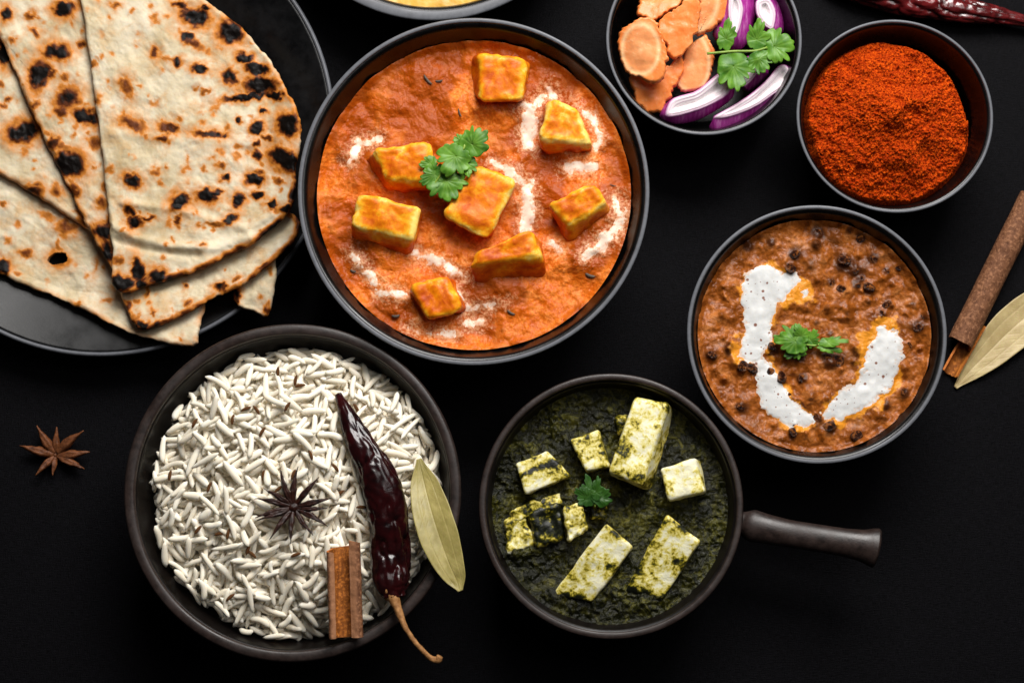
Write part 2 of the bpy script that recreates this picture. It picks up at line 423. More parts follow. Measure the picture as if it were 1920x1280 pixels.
M_CORI = m_leaf('coriander_leaf', lin(44, 96, 20), lin(104, 154, 42), lin(158, 194, 88))
M_CORI_D = m_leaf('dark_coriander_leaf', lin(24, 62, 14), lin(50, 92, 26), lin(84, 124, 44))
M_BAY = m_leaf('dried_bay_leaf', lin(138, 126, 68), lin(172, 158, 96), lin(188, 170, 104), .0003)
M_BAY2 = m_leaf('pale_dried_bay_leaf', lin(168, 146, 98), lin(198, 178, 128), lin(212, 192, 144), .0003)
def m_cinn(name, a, b, c, stretch):
    g = G(name); n = g.noise(1, 5, .65, .2, g.mapv(stretch)); n2 = g.noise(700, 4, .6); e = g.attr('edge')
    k = g.ramp(n, [(.3, a), (.7, b)]); k = g.mix(g.ramp(n2, [(.50, 0), (.64, .7)]), k, c)
    k = g.mix(e, k, c)
    g.set(Base_Color=k, Roughness=.7, Specular_IOR_Level=.2, Normal=g.bump(g.math('ADD', n, g.math('MULTIPLY', n2, .4)), .0005, .8))
    return g.m
M_CINN_I = m_cinn('cinnamon_inside', lin(104, 54, 16), lin(158, 92, 36), lin(206, 124, 48), (700, 90, 700))
M_CINN_O = m_cinn('cinnamon_bark', lin(84, 50, 32), lin(132, 88, 60), lin(168, 118, 84), (420, 260, 500))
M_CINN_E = m_simple('cinnamon_edge', lin(172, 92, 36), lin(214, 130, 62), 700, .7, .2, .0004)
def m_carrot():
    g = G('carrot_flesh'); k = g.attr('core'); n = g.noise(380, 5, .6); n1 = g.noise(90, 4, .6)
    c = g.ramp(n1, [(.3, lin(236, 122, 48)), (.7, lin(250, 152, 82))])
    c = g.mix(g.ramp(k, [(.40, 0), (.49, .95), (.58, .25), (.9, .35), (1, .8)]), c, lin(253, 204, 150))
    c = g.mix(g.ramp(n, [(.6, 0), (.72, .5)]), c, lin(252, 206, 160))
    g.set(Base_Color=c, Roughness=.34, Specular_IOR_Level=.4, Normal=g.bump(n, .0004, .7)).sss(.2, (1, .5, .2), .002)
    return g.m
M_CARROT = m_carrot()
def m_onion_face():
    g = G('onion_cut_face'); d = g.attr('depth'); n = g.noise(140, 4, .6, 0)
    f = g.math('ADD', d, g.math('MULTIPLY', g.math('SUBTRACT', n, .5), .10))
    c = g.ramp(f, [(0, lin(160, 60, 140)), (.10, lin(220, 176, 208)), (.22, lin(240, 226, 228)), (.33, lin(222, 186, 208)),
                   (.37, lin(242, 230, 234)), (.58, lin(240, 226, 230)), (.62, lin(222, 190, 210)), (.66, lin(246, 240, 240)), (1, lin(236, 222, 226))])
    g.set(Base_Color=c, Roughness=.3, Specular_IOR_Level=.45, Normal=g.bump(n, .0003, .6)).sss(.25, (1, .8, .9), .002)
    return g.m
M_ONF = m_onion_face()
def m_onion_skin():
    g = G('purple_onion_skin'); n = g.noise(1, 4, .6, .2, g.mapv((500, 120, 60)))
    c = g.ramp(n, [(.3, lin(136, 20, 112)), (.55, lin(176, 58, 152)), (.78, lin(212, 140, 196))])
    g.set(Base_Color=c, Roughness=.22, Specular_IOR_Level=.5).sss(.12, (1, .4, .9), .0015)
    return g.m
M_ONS = m_onion_skin()

# ------------------------------------------------------------------ the setting
tb = mk('table', [(-.9, -.8, 0), (.9, -.8, 0), (.9, .9, 0), (-.9, .9, 0)], [[0, 1, 2, 3]], M_TABLE, origin=(0, 0, 0))
tb['kind'] = 'structure'; tb['label'] = 'black woven cloth table surface'

# ------------------------------------------------------------------ bowls
def rprof(z, R, rb, H, p): return rb + (R - rb) * np.clip(z / H, 0, 1) ** p
def bowl(name, px, py, rpx, H, lip, label, rb=.5, p=.55, body=M_BLACK, rim=M_RIM, cat='bowl', lh=.0022, wall=None):
    c = at(px, py, H); R = rpx * psz(H); r0 = R * rb; tw = (wall or lip) + .0011
    e = empty(name, (c[0], c[1], 0)); tag(e, label, cat)
    z = np.linspace(0, 1, 26) ** 1.4 * (H - lh * .6)
    out = [(0.0005, .0025), (r0 * .86, .0025), (r0 * .9, 0.0002)] + [(rprof(k, R - .0006, r0, H, p), max(k, .0002)) for k in z]
    inn = [(max(.0005, rprof(k, R - .0006, r0, H, p) - tw), max(k, .006)) for k in z[::-1] if k > .005]
    inn += [(r0 * .5, .0055), (.0005, .0055)]
    V, F = lathe(out + inn, (c[0], c[1], 0)); mk('body', V, F, body, e)
    a = np.linspace(0, 2 * np.pi, 17)                                     # the lip: rounded flat ring
    q = 3.2; pr = [(R - .0011 - lip / 2 + math.copysign(abs(math.cos(t)) ** (2 / q), math.cos(t)) * lip / 2,
                    H - lh / 2 + math.copysign(abs(math.sin(t)) ** (2 / q), math.sin(t)) * lh / 2) for t in a]
    V, F = lathe(pr, (c[0], c[1], 0), 160); mk('rim', V, F[:, ::-1].copy(), rim, e)
    rin = lambda zz: float(rprof(zz, R - .0006, r0, H, p) - tw)
    return e, c, R, rin

b_curry, c_curry, R_curry, ri_curry = bowl('serving_bowl', 888, 356, 337, .062, .0022, 'large black bowl holding orange paneer curry', p=.62)
b_dal, c_dal, R_dal, ri_dal = bowl('serving_bowl', 1532, 625, 248, .054, .0020, 'black bowl holding brown lentil curry with white cream', p=.6)
b_pow, c_pow, R_pow, ri_pow = bowl('small_bowl', 1678, 217, 191, .045, .0016, 'small black bowl filled with red chili powder', p=.45, rb=.55)
b_sal, c_sal, R_sal, ri_sal = bowl('small_bowl', 1320, 73, 191, .045, .0016, 'small black bowl holding carrot and onion slices', p=.45, rb=.55)
b_yel, c_yel, R_yel, ri_yel = bowl('serving_bowl', 812, -262, 320, .040, .0052, 'black bowl of yellow lentil soup behind the curry bowl', p=.5)
b_rice, c_rice, R_rice, ri_rice = bowl('stoneware_bowl', 548, 921, 318, .056, .0056, 'dark brown stoneware bowl heaped with white rice', p=.32, rb=.62, body=M_BROWN, rim=M_BRIM, lh=.005, wall=.0046)
b_pal, c_pal, R_pal, ri_pal = bowl('handled_pan', 1146, 947, 250, .052, .0034, 'dark brown stoneware pan with side handle holding green spinach curry', p=.4, rb=.66, body=M_BROWN, rim=M_BRIM, cat='pan', lh=.003)

# pan handle
st = [(1165, 700, 40, .036), (1215, 712, 52, .036), (1255, 722, 72, .037), (1320, 737, 66, .038), (1420, 757, 60, .039), (1550, 778, 60, .040),
      (1660, 796, 62, .041), (1740, 810, 70, .042), (1785, 818, 84, .042), (1806, 822, 88, .042), (1815, 824, 78, .042)]
P = K4([s[:2] for s in st]); W = np.array([at(p[0], p[1], s[3]) for p, s in zip(P, st)]); Rr = np.array([s[2] * .42194 * PXS for s in st])
Wd = spline(W, 44); Rd = np.interp(np.linspace(0, 1, 44), np.linspace(0, 1, len(Rr)), Rr)
V, F = tube(Wd, Rd, 28, .72); mk('handle', V, F, M_BRIM, b_pal)

# plate
PLR = 435; PLH = .021
c_pl = at(197, 240, PLH); R_pl = PLR * psz(PLH)
def plate_z(r):
    t = np.clip((r / R_pl - .48) / .52, 0, 1); return .004 + (PLH - .004) * (t ** 1.25)
pl = empty('dinner_plate', (c_pl[0], c_pl[1], 0)); tag(pl, 'round black plate under the charred flatbreads', 'plate')
rr = np.linspace(.0005, R_pl - .0012, 50)
prof = [(.0005, .001), (R_pl * .5, .001), (R_pl * .52, .0002)] + [(r, max(.0004, plate_z(r) - .0036)) for r in rr if r > R_pl * .54] + [(r, float(plate_z(r))) for r in rr[::-1]]
V, F = lathe(prof, (c_pl[0], c_pl[1], 0), 200); mk('body', V, F, M_PLATE, pl)
a = np.linspace(0, 2 * np.pi, 13)
V, F = lathe([(R_pl - .0010 + .0012 * math.cos(t), PLH - .0009 + .0016 * math.sin(t)) for t in a], (c_pl[0], c_pl[1], 0), 200)
mk('rim', V, F[:, ::-1].copy(), M_RIM, pl)

# ------------------------------------------------------------------ flatbreads
def drape(x, y):
    r = np.hypot(x - c_pl[0], y - c_pl[1]); s = plate_z(np.minimum(r, R_pl))
    return np.maximum(s, .0105) + .0016 * ss(.0, .004, s - .0105)
def wav(x, y): return .0012 * (fbm(x * 28, y * 28, 2, 3) - .5) + .0022 * (fbm(x * 9, y * 9, 1, 4) - .5)
def spots(px, py, L, warp=7, seed=0):
    dx = (fbm(px / 11, py / 11, 4, 20 + seed) - .5) * 2.6 * warp; dy = (fbm(px / 11, py / 11, 4, 40 + seed) - .5) * 2.6 * warp
    out = np.zeros(len(px))
    for s in L:
        x, y, rx, ry, rot, k = (list(s) + [0, 1])[:6] if len(s) == 4 else (list(s) + [1])[:6] if len(s) == 5 else s
        cx, cy = K1([x, y]); rx *= .5311; ry *= .5311; a_ = math.radians(rot)
        u = (px + dx - cx) * math.cos(a_) + (py + dy - cy) * math.sin(a_); v = -(px + dx - cx) * math.sin(a_) + (py + dy - cy) * math.cos(a_)
        d = np.sqrt((u / (rx + 2)) ** 2 + (v / (ry + 2)) ** 2)
        out = np.maximum(out, k * (.72 * (1 - ss(.22, 1.2, d)) + .36 * (1 - ss(.4, 2.5, d))))
    return out
def rspots(px, py, n, box, kmax, seed, rmax=13):
    r = np.random.RandomState(seed); L = []
    for _ in range(n):
        L.append((r.uniform(box[0], box[2]), r.uniform(box[1], box[3]), r.uniform(4, rmax), r.uniform(3, rmax * .75), r.uniform(0, 180), r.uniform(.12, kmax)))
    return spots(px, py, L, 5, seed)
NA = [(690, 60, 55, 30, 10, 1), (640, 20, 40, 14, 25, .7), (730, 30, 16, 10, 0, .9), (815, 115, 46, 40, 20, 1), (865, 205, 25, 15, 20, 1), (910, 245, 40, 20, 10, 1), (920, 300, 62, 32, 0, 1), (970, 338, 28, 14, 0, 1),
      (870, 342, 92, 13, -8, .95), (910, 455, 20, 28, 20, 1), (1018, 440, 38, 42, 0, 1), (1003, 562, 58, 36, 38, 1.05), (900, 632, 28, 18, 10, 1), (840, 710, 22, 24, 40, 1), (912, 685, 18, 12, 0, .9),
      (955, 720, 18, 15, 0, .95), (1005, 738, 22, 14, 0, .9), (930, 395, 13, 10, 0, .9), (845, 425, 11, 9, 0, .8), (910, 545, 24, 14, 20, .75), (908, 510, 14, 12, 0, .7), (945, 490, 20, 8, 20, .6),
      (635, 712, 32, 28, 0, 1), (730, 692, 40, 22, 0, .95), (770, 680, 22, 10, -20, .8), (795, 622, 18, 12, 0, .8), (465, 635, 35, 22, 20, .85), (812, 772, 34, 15, -25, .85), (455, 745, 16, 26, -30, .7), (475, 785, 30, 22, -25, .8),
      (525, 770, 28, 7, -8, .6), (705, 243, 30, 17, 10, .85), (625, 222, 20, 14, 0, .8), (810, 270, 34, 22, 30, .75), (680, 150, 60, 16, 35, .55), (735, 180, 20, 10, 30, .4), (600, 455, 42, 16, 20, .65), (572, 487, 36, 13, -8, .62), (735, 472, 66, 13, 5, .7), (770, 478, 20, 10, 0, .8),
      (465, 437, 60, 22, 20, .55), (452, 312, 20, 44, -8, .5), (440, 290, 24, 10, 0, .45), (548, 190, 16, 20, -20, .6), (590, 210, 30, 8, 20, .4), (660, 125, 26, 18, 20, .8), (430, 1002, 46, 26, 0, 1.05), (487, 955, 17, 50, -12, .95), (555, 975, 31, 26, 0, 1.05), (505, 1005, 20, 20, 0, 1),
      (630, 780, 9, 22, 0, .6), (550, 605, 20, 18, 0, .45), (565, 645, 12, 12, 0, .4), (715, 860, 16, 7, -10, .5), (405, 18, 18, 14, 0, .5), (540, 62, 12, 10, 0, .4), (780, 582, 16, 8, 0, .5), (660, 595, 14, 12, 0, .35), (840, 548, 18, 16, 0, .35), (420, 920, 22, 18, 0, .45),
      (730, 325, 14, 8, 0, .45), (690, 318, 12, 10, 0, .4), (765, 375, 40, 8, -30, .3), (700, 792, 16, 8, 0, .4), (760, 795, 40, 8, 0, .45), (600, 785, 14, 12, 0, .35), (385, 600, 10, 20, 80, .35), (345, 350, 12, 26, 0, .35), (545, 365, 20, 10, 0, .3), (910, 605, 26, 6, 0, .5), (985, 640, 24, 8, 20, .5), (1035, 700, 10, 40, 10, .5)]
NB = [(225, 30, 36, 26, 0, 1), (20, 50, 22, 22, 0, .85), (120, 110, 24, 15, 20, .55), (200, 182, 46, 26, 10, .95), (285, 165, 16, 14, 0, .6), (140, 265, 36, 54, 20, .95), (190, 262, 16, 14, 0, .6), (238, 345, 40, 46, 40, .72), (215, 390, 30, 24, 0, .6), (300, 412, 46, 26, 20, .98),
      (245, 580, 52, 44, 20, 1.05), (190, 505, 22, 30, 30, .7), (225, 520, 40, 12, 10, .45), (365, 818, 34, 34, 0, .95), (378, 890, 26, 40, 0, .95), (385, 790, 12, 30, 0, .6), (265, 672, 24, 26, 0, .55), (105, 52, 24, 12, -20, .5), (45, 140, 14, 12, 0, .5), (120, 365, 16, 14, 0, .5), (235, 275, 12, 14, 0, .45), (330, 505, 30, 20, 30, .5), (360, 720, 20, 26, 0, .5), (275, 20, 10, 40, 0, .3), (372, 655, 12, 20, 0, .4)]
NC = [(85, 465, 56, 38, -10, 1.05), (10, 190, 16, 44, -10, 1), (120, 672, 42, 22, 0, .7), (200, 675, 20, 24, 0, .55), (36, 352, 12, 10, 0, .55), (12, 372, 14, 10, 0, .5), (85, 540, 16, 20, 0, .35), (290, 780, 20, 14, 40, .5), (4, 300, 10, 14, 0, .5)]
ND = [(10, 942, 24, 26, 0, .9), (95, 897, 26, 14, 0, .5), (232, 805, 42, 26, 20, .5), (160, 760, 40, 16, 30, .35), (12, 722, 14, 8, 0, .45), (25, 845, 14, 10, 0, .35), (372, 1055, 18, 12, 0, .4), (205, 860, 10, 26, 0, .4), (210, 915, 46, 34, 0, .42), (340, 940, 8, 40, 10, .3), (270, 1065, 10, 6, 0, .4)]
NE = [(780, 1015, 20, 20, 30, .75), (838, 982, 20, 9, -20, .5), (590, 1130, 40, 10, -20, .6), (520, 1030, 8, 24, 0, .5), (500, 1150, 22, 18, 0, .85), (560, 1140, 18, 14, 0, .7), (665, 1072, 16, 14, 0, .5), (650, 1012, 8, 9, 0, .6), (540, 1105, 10, 8, 0, .5), (450, 1080, 16, 24, -20, .6), (930, 940, 24, 9, -30, .6), (1050, 830, 16, 8, -30, .4), (480, 1120, 10, 30, -20, .4)]
NF = [(945, 1095, 14, 24, 20, .6), (835, 1040, 12, 26, 0, .75), (955, 960, 10, 16, 0, .3)]
def naan(px_out, lvl, L, label, N, edge_k, seed, nr, box, center, hole=None, edge_fn=None, rel=None):
    def zf(x, y): return drape(x, y) + lvl + wav(x, y)
    def at_(x, y, d, px, py):
        c = np.maximum(spots(px, py, L, 7, seed), rspots(px, py, int(nr * 1.6), box, .42, 100 + seed))
        e = edge_k if edge_fn is None else edge_k * edge_fn(px, py)
        em = (1 - ss(.0006, .0042, d)) * e * (.35 + 1.3 * (fbm(px / 22, py / 22, 3, 9 + seed) - .28))
        return {'char': np.clip(np.maximum(c, em), 0, 1.2)}
    def relief(x, y, d):
        px, py = toPx(np.stack([x, y, zf(x, y)], 1))
        blister = spots(px, py, L, 7, seed)
        z = .0030 * (fbm(x * 70, y * 70, 3, 31 + seed) - .5) + .0011 * blister * (fbm(x * 320, y * 320, 2, 61) - .1) + .0005 * (fbm(x * 420, y * 420, 2, 71) - .5)
        return z + (rel(px, py) if rel is not None else 0)
    o = slab('naan_bread', K1(px_out), zf, .0036, .0022, N, M_NAAN, center=K1(center), rough=4.0, seed=seed, smooth=1, attrs=at_, relief=relief, hole=hole)
    return tag(o, label, 'flatbread')
def ridge(pts, wd, h):
    Q = K1(pts)
    def f(px, py):
        d = np.full(len(px), 1e9)
        for a_, b_ in zip(Q[:-1], Q[1:]):
            e = b_ - a_; t = np.clip(((px - a_[0]) * e[0] + (py - a_[1]) * e[1]) / (e @ e), 0, 1)
            d = np.minimum(d, np.hypot(px - a_[0] - t * e[0], py - a_[1] - t * e[1]))
        return h * np.exp(-(d / wd) ** 2)
    return f
rA1 = ridge([(400, 800), (480, 840), (600, 872), (760, 880), (880, 840)], 9, .0020); rA2 = ridge([(395, 470), (520, 490), (700, 500), (900, 510)], 10, .0007)
rA3 = ridge([(440, 720), (640, 745), (780, 790), (880, 810), (960, 760)], 8, .0012); rA4 = ridge([(400, 850), (520, 885), (700, 905)], 7, -.0010)
naan([(0, 572), (-70, 560), (-70, 930), (0, 965), (60, 1000), (150, 1030), (230, 1065), (330, 1112), (400, 1150), (480, 1180), (560, 1205), (640, 1222), (700, 1220), (698, 1180), (716, 1130), (728, 1078), (700, 980), (520, 800), (300, 700), (150, 630)],
     .0035, ND, 'plain pale flatbread with a torn hole, lowest of the stack', 150, .22, 1, 30, (0, 600, 700, 1200), (270, 900),
     hole=lambda px, py: ((px - 109) / 17) ** 2 + ((py - 485 + (px - 109) * .12) / 9.5) ** 2 + (fbm(px / 6, py / 6, 2, 3) - .5) * .9 < 1)
naan([(822, 1072), (828, 1015), (835, 930), (900, 880), (965, 880), (977, 920), (974, 1000), (957, 1090), (942, 1127), (900, 1100)], .0040, NF,
     'small torn flatbread corner poking out beside the curry bowl', 50, .1, 2, 4, (820, 900, 980, 1120), (905, 1000))
naan([(-70, 90), (0, 110), (120, 140), (260, 300), (420, 700), (380, 850), (306, 806), (230, 757), (150, 707), (60, 650), (0, 612), (-70, 570)],
     .0085, NC, 'flatbread wedge with one big black blister, second from the bottom', 110, .25, 3, 26, (0, 130, 300, 780), (120, 480))
naan([(425, 1040), (440, 1078), (465, 1132), (490, 1170), (540, 1162), (600, 1137), (660, 1107), (720, 1070), (800, 1032), (870, 1000), (940, 942), (1000, 892), (1052, 842), (1062, 770), (960, 720), (700, 820), (480, 930), (420, 985)],
     .0105, NE, 'flatbread with browned edge directly under the large charred wedge', 130, .75, 4, 14, (430, 880, 1050, 1160), (720, 940), edge_fn=lambda px, py: ss(300, 330, px + (py - 520)))
naan([(-70, -70), (330, -70), (470, 300), (520, 700), (470, 960), (430, 985), (388, 942), (340, 862), (290, 762), (240, 652), (190, 562), (150, 472), (100, 372), (60, 272), (30, 202), (0, 135), (-45, 50)],
     .0135, NB, 'flatbread wedge with scattered brown blisters leaning under the large wedge', 150, .3, 5, 50, (0, 0, 390, 930), (240, 420))
naan([(283, 0), (300, 80), (322, 250), (340, 390), (362, 560), (378, 700), (390, 795), (386, 830), (398, 862), (396, 940), (390, 985), (400, 1020), (430, 1036), (480, 1026), (520, 1010), (600, 986), (700, 956), (800, 906), (880, 871), (940, 826), (985, 791), (1025, 746), (1040, 700),
      (1045, 600), (1060, 520), (1066, 440), (1042, 370), (1002, 300), (966, 230), (900, 150), (830, 76), (760, 26), (700, -10), (600, -70), (400, -90), (270, -80)],
     .0185, NA, 'large charred flatbread wedge on top of the stack', 215, .8, 6, 90, (300, 0, 1050, 980), (660, 480),
     edge_fn=lambda px, py: ss(395, 440, py + .30 * px - 60) * ss(215, 260, px) + .55 * ss(470, 560, px), rel=lambda px, py: rA1(px, py) + rA2(px, py) + rA3(px, py) + rA4(px, py))

# ------------------------------------------------------------------ strokes of cream
def stroke_sd(px, py, L):
    """signed reach (px) inside a chain of (x, y, halfwidth)"""
    L = np.array(L, float); out = np.full(len(px), -1e9)
    if len(L) == 1: return L[0, 2] - np.hypot(px - L[0, 0], py - L[0, 1])
    for a_, b_ in zip(L[:-1], L[1:]):
        e = b_[:2] - a_[:2]; t = np.clip(((px - a_[0]) * e[0] + (py - a_[1]) * e[1]) / (e @ e + 1e-9), 0, 1)
        out = np.maximum(out, a_[2] + t * (b_[2] - a_[2]) - np.hypot(px - a_[0] - t * e[0], py - a_[1] - t * e[1]))
    return out
def sub_sheet(name, x, y, z, q, sd, amp, soft, mat, parent=None, lift=0, keep=-.8, pit=None):
    k = np.clip(sd / soft, -1, 1); V = np.stack([x, y, z + k * amp + lift], 1); F = q[(k[q] > keep).any(1)]
    u, inv = np.unique(F, return_inverse=True); F = inv.reshape(F.shape)
    return mk(name, V[u], F, mat, parent, attrs={'cream': np.clip(.5 + .5 * sd[u] / (soft * 2.2), 0, 1), 'pit': 0 * sd[u] if pit is None else pit[u]})

# ------------------------------------------------------------------ paneer blocks
def rbox(n, rad):
    g = np.linspace(-1, 1, n); A, B = np.meshgrid(g, g, indexing='ij'); A, B = A.ravel(), B.ravel(); o = np.ones_like(A)
    faces = [(A, B, o), (B, A, -o), (o, A, B), (-o, B, A), (B, o, A), (A, -o, B)]
    V = []; Q = []; i = np.arange(n * n).reshape(n, n); q = np.stack([i[:-1, :-1], i[1:, :-1], i[1:, 1:], i[:-1, 1:]], -1).reshape(-1, 4)
    for k, f in enumerate(faces): V.append(np.stack(f, 1)); Q.append(q + k * n * n)
    V = np.vstack(V); Q = np.vstack(Q)
    key = np.round(V * 1e4).astype(np.int64); u, idx, inv = np.unique(key, axis=0, return_index=True, return_inverse=True)
    V = V[idx]; Q = inv.ravel()[Q]
    inner = np.clip(V, -(1 - rad), 1 - rad); d = V - inner; L = np.linalg.norm(d, axis=1)[:, None]
    return inner + np.where(L > 1e-9, d / (L + 1e-9) * rad, 0), Q
def paneer(name, kk, top, bot, zt, zb, mat, label, coat, group=None, n=22, rad=.22, rough=.0007, seed=0, parent=None):
    """block from its top and bottom corners TL,TR,BR,BL (crop px) at their heights"""
    t = kk(top); b = kk(bot); zt = np.broadcast_to(zt, 4); zb = np.broadcast_to(zb, 4)
    T = np.array([at(p[0], p[1], z) for p, z in zip(t, zt)]); B = np.array([at(p[0], p[1], z) for p, z in zip(b, zb)])
    V, Q = rbox(n, rad); u = (V[:, 0:1] + 1) / 2; v = (1 - V[:, 1:2]) / 2; w_ = (V[:, 2:3] + 1) / 2
    def quad(C): return (C[0] * (1 - u) + C[1] * u) * (1 - v) + (C[3] * (1 - u) + C[2] * u) * v
    P_ = quad(B) * (1 - w_) + quad(T) * w_
    nn = V - np.clip(V, -(1 - rad), 1 - rad) * .98; nn /= np.linalg.norm(nn, axis=1)[:, None] + 1e-9
    dsp = (fbm3(P_ * 110, 3, seed) - .5) * 3.0 + (fbm3(P_ * 420, 2, seed + 3) - .5) * .9
    P_ = P_ + nn * dsp[:, None] * rough
    ca = coat(V, P_) if callable(coat) else np.full(len(P_), coat)
    o = mk(name, P_, Q, mat, attrs={'coat': ca})
    return tag(o, label, 'paneer', group)

# ------------------------------------------------------------------ orange paneer curry
ZC = .0485
cubes = [
    ([(660, 180), (818, 195), (802, 345), (655, 352)], [(622, 190), (838, 215), (812, 362), (618, 332)], 'evenly orange paneer cube standing close to the bowl rim, away from the coriander', .50),
    ([(905, 335), (990, 372), (1046, 492), (848, 476)], [(880, 345), (1015, 405), (1052, 545), (876, 548)], 'paneer cube ringed by white cream on the side toward the salad bowl', .30),
    ([(285, 508), (492, 482), (500, 632), (335, 612)], [(248, 550), (505, 500), (490, 665), (335, 682)], 'paneer block half under the coriander leaves, coated brown on one side', .42),
    ([(245, 662), (462, 706), (428, 822), (212, 772)], [(232, 680), (468, 740), (420, 908), (218, 842)], 'tall paneer cube below the coriander, lit yellow along its top edge', .36),
    ([(642, 560), (792, 615), (686, 832), (518, 735)], [(655, 575), (782, 650), (694, 812), (545, 735)], 'flat square paneer piece lying under the coriander sprig', .40),
    ([(885, 694), (1045, 630), (1104, 690), (962, 772)], [(905, 745), (1085, 655), (1098, 755), (965, 872)], 'rounded paneer piece with a hooked cream streak beside it', .44),
    ([(640, 866), (836, 780), (866, 872), (626, 908)], [(660, 905), (892, 835), (898, 978), (642, 1012)], 'biggest paneer block with a broad brown front face', .50),
    ([(420, 978), (548, 943), (592, 1068), (478, 1096)], [(412, 992), (580, 952), (626, 1060), (484, 1106)], 'small paneer cube half sunk in pale creamy gravy', .56)]
ccen = []
for i, (t_, b_, lab, ct) in enumerate(cubes):
    z_t = ZC + [.0105, .0115, .0125, .0125, .0135, .0115, .0135, .0095][i]
    def cf(V, P_, ct=ct + .10):                               # sauce lies thick on the lower flanks and hollows
        return ct + .22 * (1 - (V[:, 2] + 1) / 2) - .34 * ss(.6, .97, np.maximum(abs(V[:, 0]), abs(V[:, 1]))) * ss(.3, .9, V[:, 2])
    o = paneer('paneer_cube', K2, t_, b_, z_t, ZC - .006, M_PANEER, lab, cf, 'paneer cubes in the orange curry', rad=.30, rough=.0011, seed=i * 3)
    c = K2(b_).mean(0); ccen.append(at(c[0], c[1], ZC))
CREAM_C = [[(1018, 178, 8), (1000, 200, 14), (992, 240, 15), (988, 275, 13)], [(975, 195, 5), (1000, 205, 12)], [(1075, 192, 4), (1110, 222, 7), (1126, 262, 8), (1120, 275, 6)], [(1028, 166, 6), (1038, 178, 6)],
           [(920, 305, 4), (958, 322, 12), (985, 348, 15), (992, 380, 13), (985, 425, 14)], [(1152, 368, 9), (1166, 410, 12), (1140, 445, 13), (1100, 478, 12)], [(1065, 312, 12), (1110, 316, 14)],
           [(655, 298, 7), (675, 272, 9), (708, 258, 8)], [(662, 478, 8), (690, 510, 9), (715, 535, 6)], [(775, 472, 7), (800, 482, 9), (835, 498, 9), (875, 520, 8)], [(715, 548, 9), (755, 552, 10)],
           [(770, 612, 5), (800, 625, 8), (850, 628, 6)], [(885, 578, 6), (945, 566, 6)], [(875, 606, 7), (900, 604, 6)], [(850, 540, 6), (880, 575, 5)], [(1035, 455, 4), (1045, 470, 4)]]
def sd_curry(px, py):
    s = np.full(len(px), -1e9)
    for L in CREAM_C: s = np.maximum(s, stroke_sd(px, py, L))
    return s + (fbm(px / 16, py / 16, 4, 2, .6) - .5) * 26
def z_curry(x, y, r):
    z = ZC + .0075 * (fbm(x * 62, y * 62, 3, 5) - .5) + .0022 * (ss(.95, 1., r))
    px, py = toPx(np.stack([x, y, z], 1)); z = z + .0020 * (fbm(x * 210, y * 210, 4, 6, .6) - .5) * (1 - .8 * ss(-8, 3, sd_curry(px, py)))
    for c in ccen:
        d = np.hypot(x - c[0], y - c[1]); z = z + .0026 * np.exp(-(d / .0135) ** 2)
    return z
def a_curry(x, y, z):
    px, py = toPx(np.stack([x, y, z], 1)); s = sd_curry(px, py)
    oil = (fbm(x * 52, y * 52, 4, 12) - .5) * 3.4 + .42 + .35 * ss(-30, -5, s) * ss(6, -4, s)
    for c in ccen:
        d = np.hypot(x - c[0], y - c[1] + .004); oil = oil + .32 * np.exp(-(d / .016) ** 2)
    return {'oil': np.clip(oil, 0, 1), 'cream': np.clip(.5 + s / 60, 0, 1)}
g_curry, (x, y, z, q) = disc_field('curry_gravy', c_curry, ri_curry(ZC) + .0004, 310, z_curry, M_CURRY, a_curry)
tag(g_curry, 'grainy orange tomato gravy filling the large black bowl', 'gravy')
px, py = toPx(np.stack([x, y, z], 1))
cs = empty('cream_swirl', (c_curry[0], c_curry[1], ZC)); tag(cs, 'broken pale cream streaks swirled over the orange gravy', 'cream')
nzc = (fbm(px / 16, py / 16, 4, 2, .6) - .5) * 26
for L in CREAM_C: sub_sheet('streak', x, y, z, q, stroke_sd(px, py, L) + nzc - 2.0, .00022, 9, M_CREAM_C, cs)

for (fx, fy, fa, fl_, fw) in [(802, 150, -50, 13, 2.6), (822, 152, 5, 9, 2.2), (862, 212, -70, 9, 1.8), (742, 592, 5, 8, 3), (958, 586, -30, 9, 2.6), (1106, 516, -20, 11, 3.4), (662, 508, -20, 6, 2.4), (1150, 348, -15, 22, .9), (1050, 620, 20, 6, 2), (980, 118, 40, 6, 2)]:
    zz = float(z_curry(*[np.array([v]) for v in at(fx, fy, ZC)[:2]], np.array([.5]))[0]); W0 = at(fx, fy, zz); a_ = math.radians(fa); d_ = np.array([math.cos(a_), math.sin(a_), 0]); n_ = np.array([-d_[1], d_[0], 0])
    t = np.linspace(-1, 1, 9); V, F = tube(W0 + np.outer(t * fl_ * PXS / 1, d_) + np.outer((t ** 2 - .5) * fw * PXS, n_) + [0, 0, .0003], fw * PXS * np.clip(1 - t ** 4, .1, 1), 8, .5)
    tag(mk('herb_fleck', V, F, M_FLECK), 'dark dried herb fleck on the orange gravy', 'herb', 'herb flecks on the orange gravy')

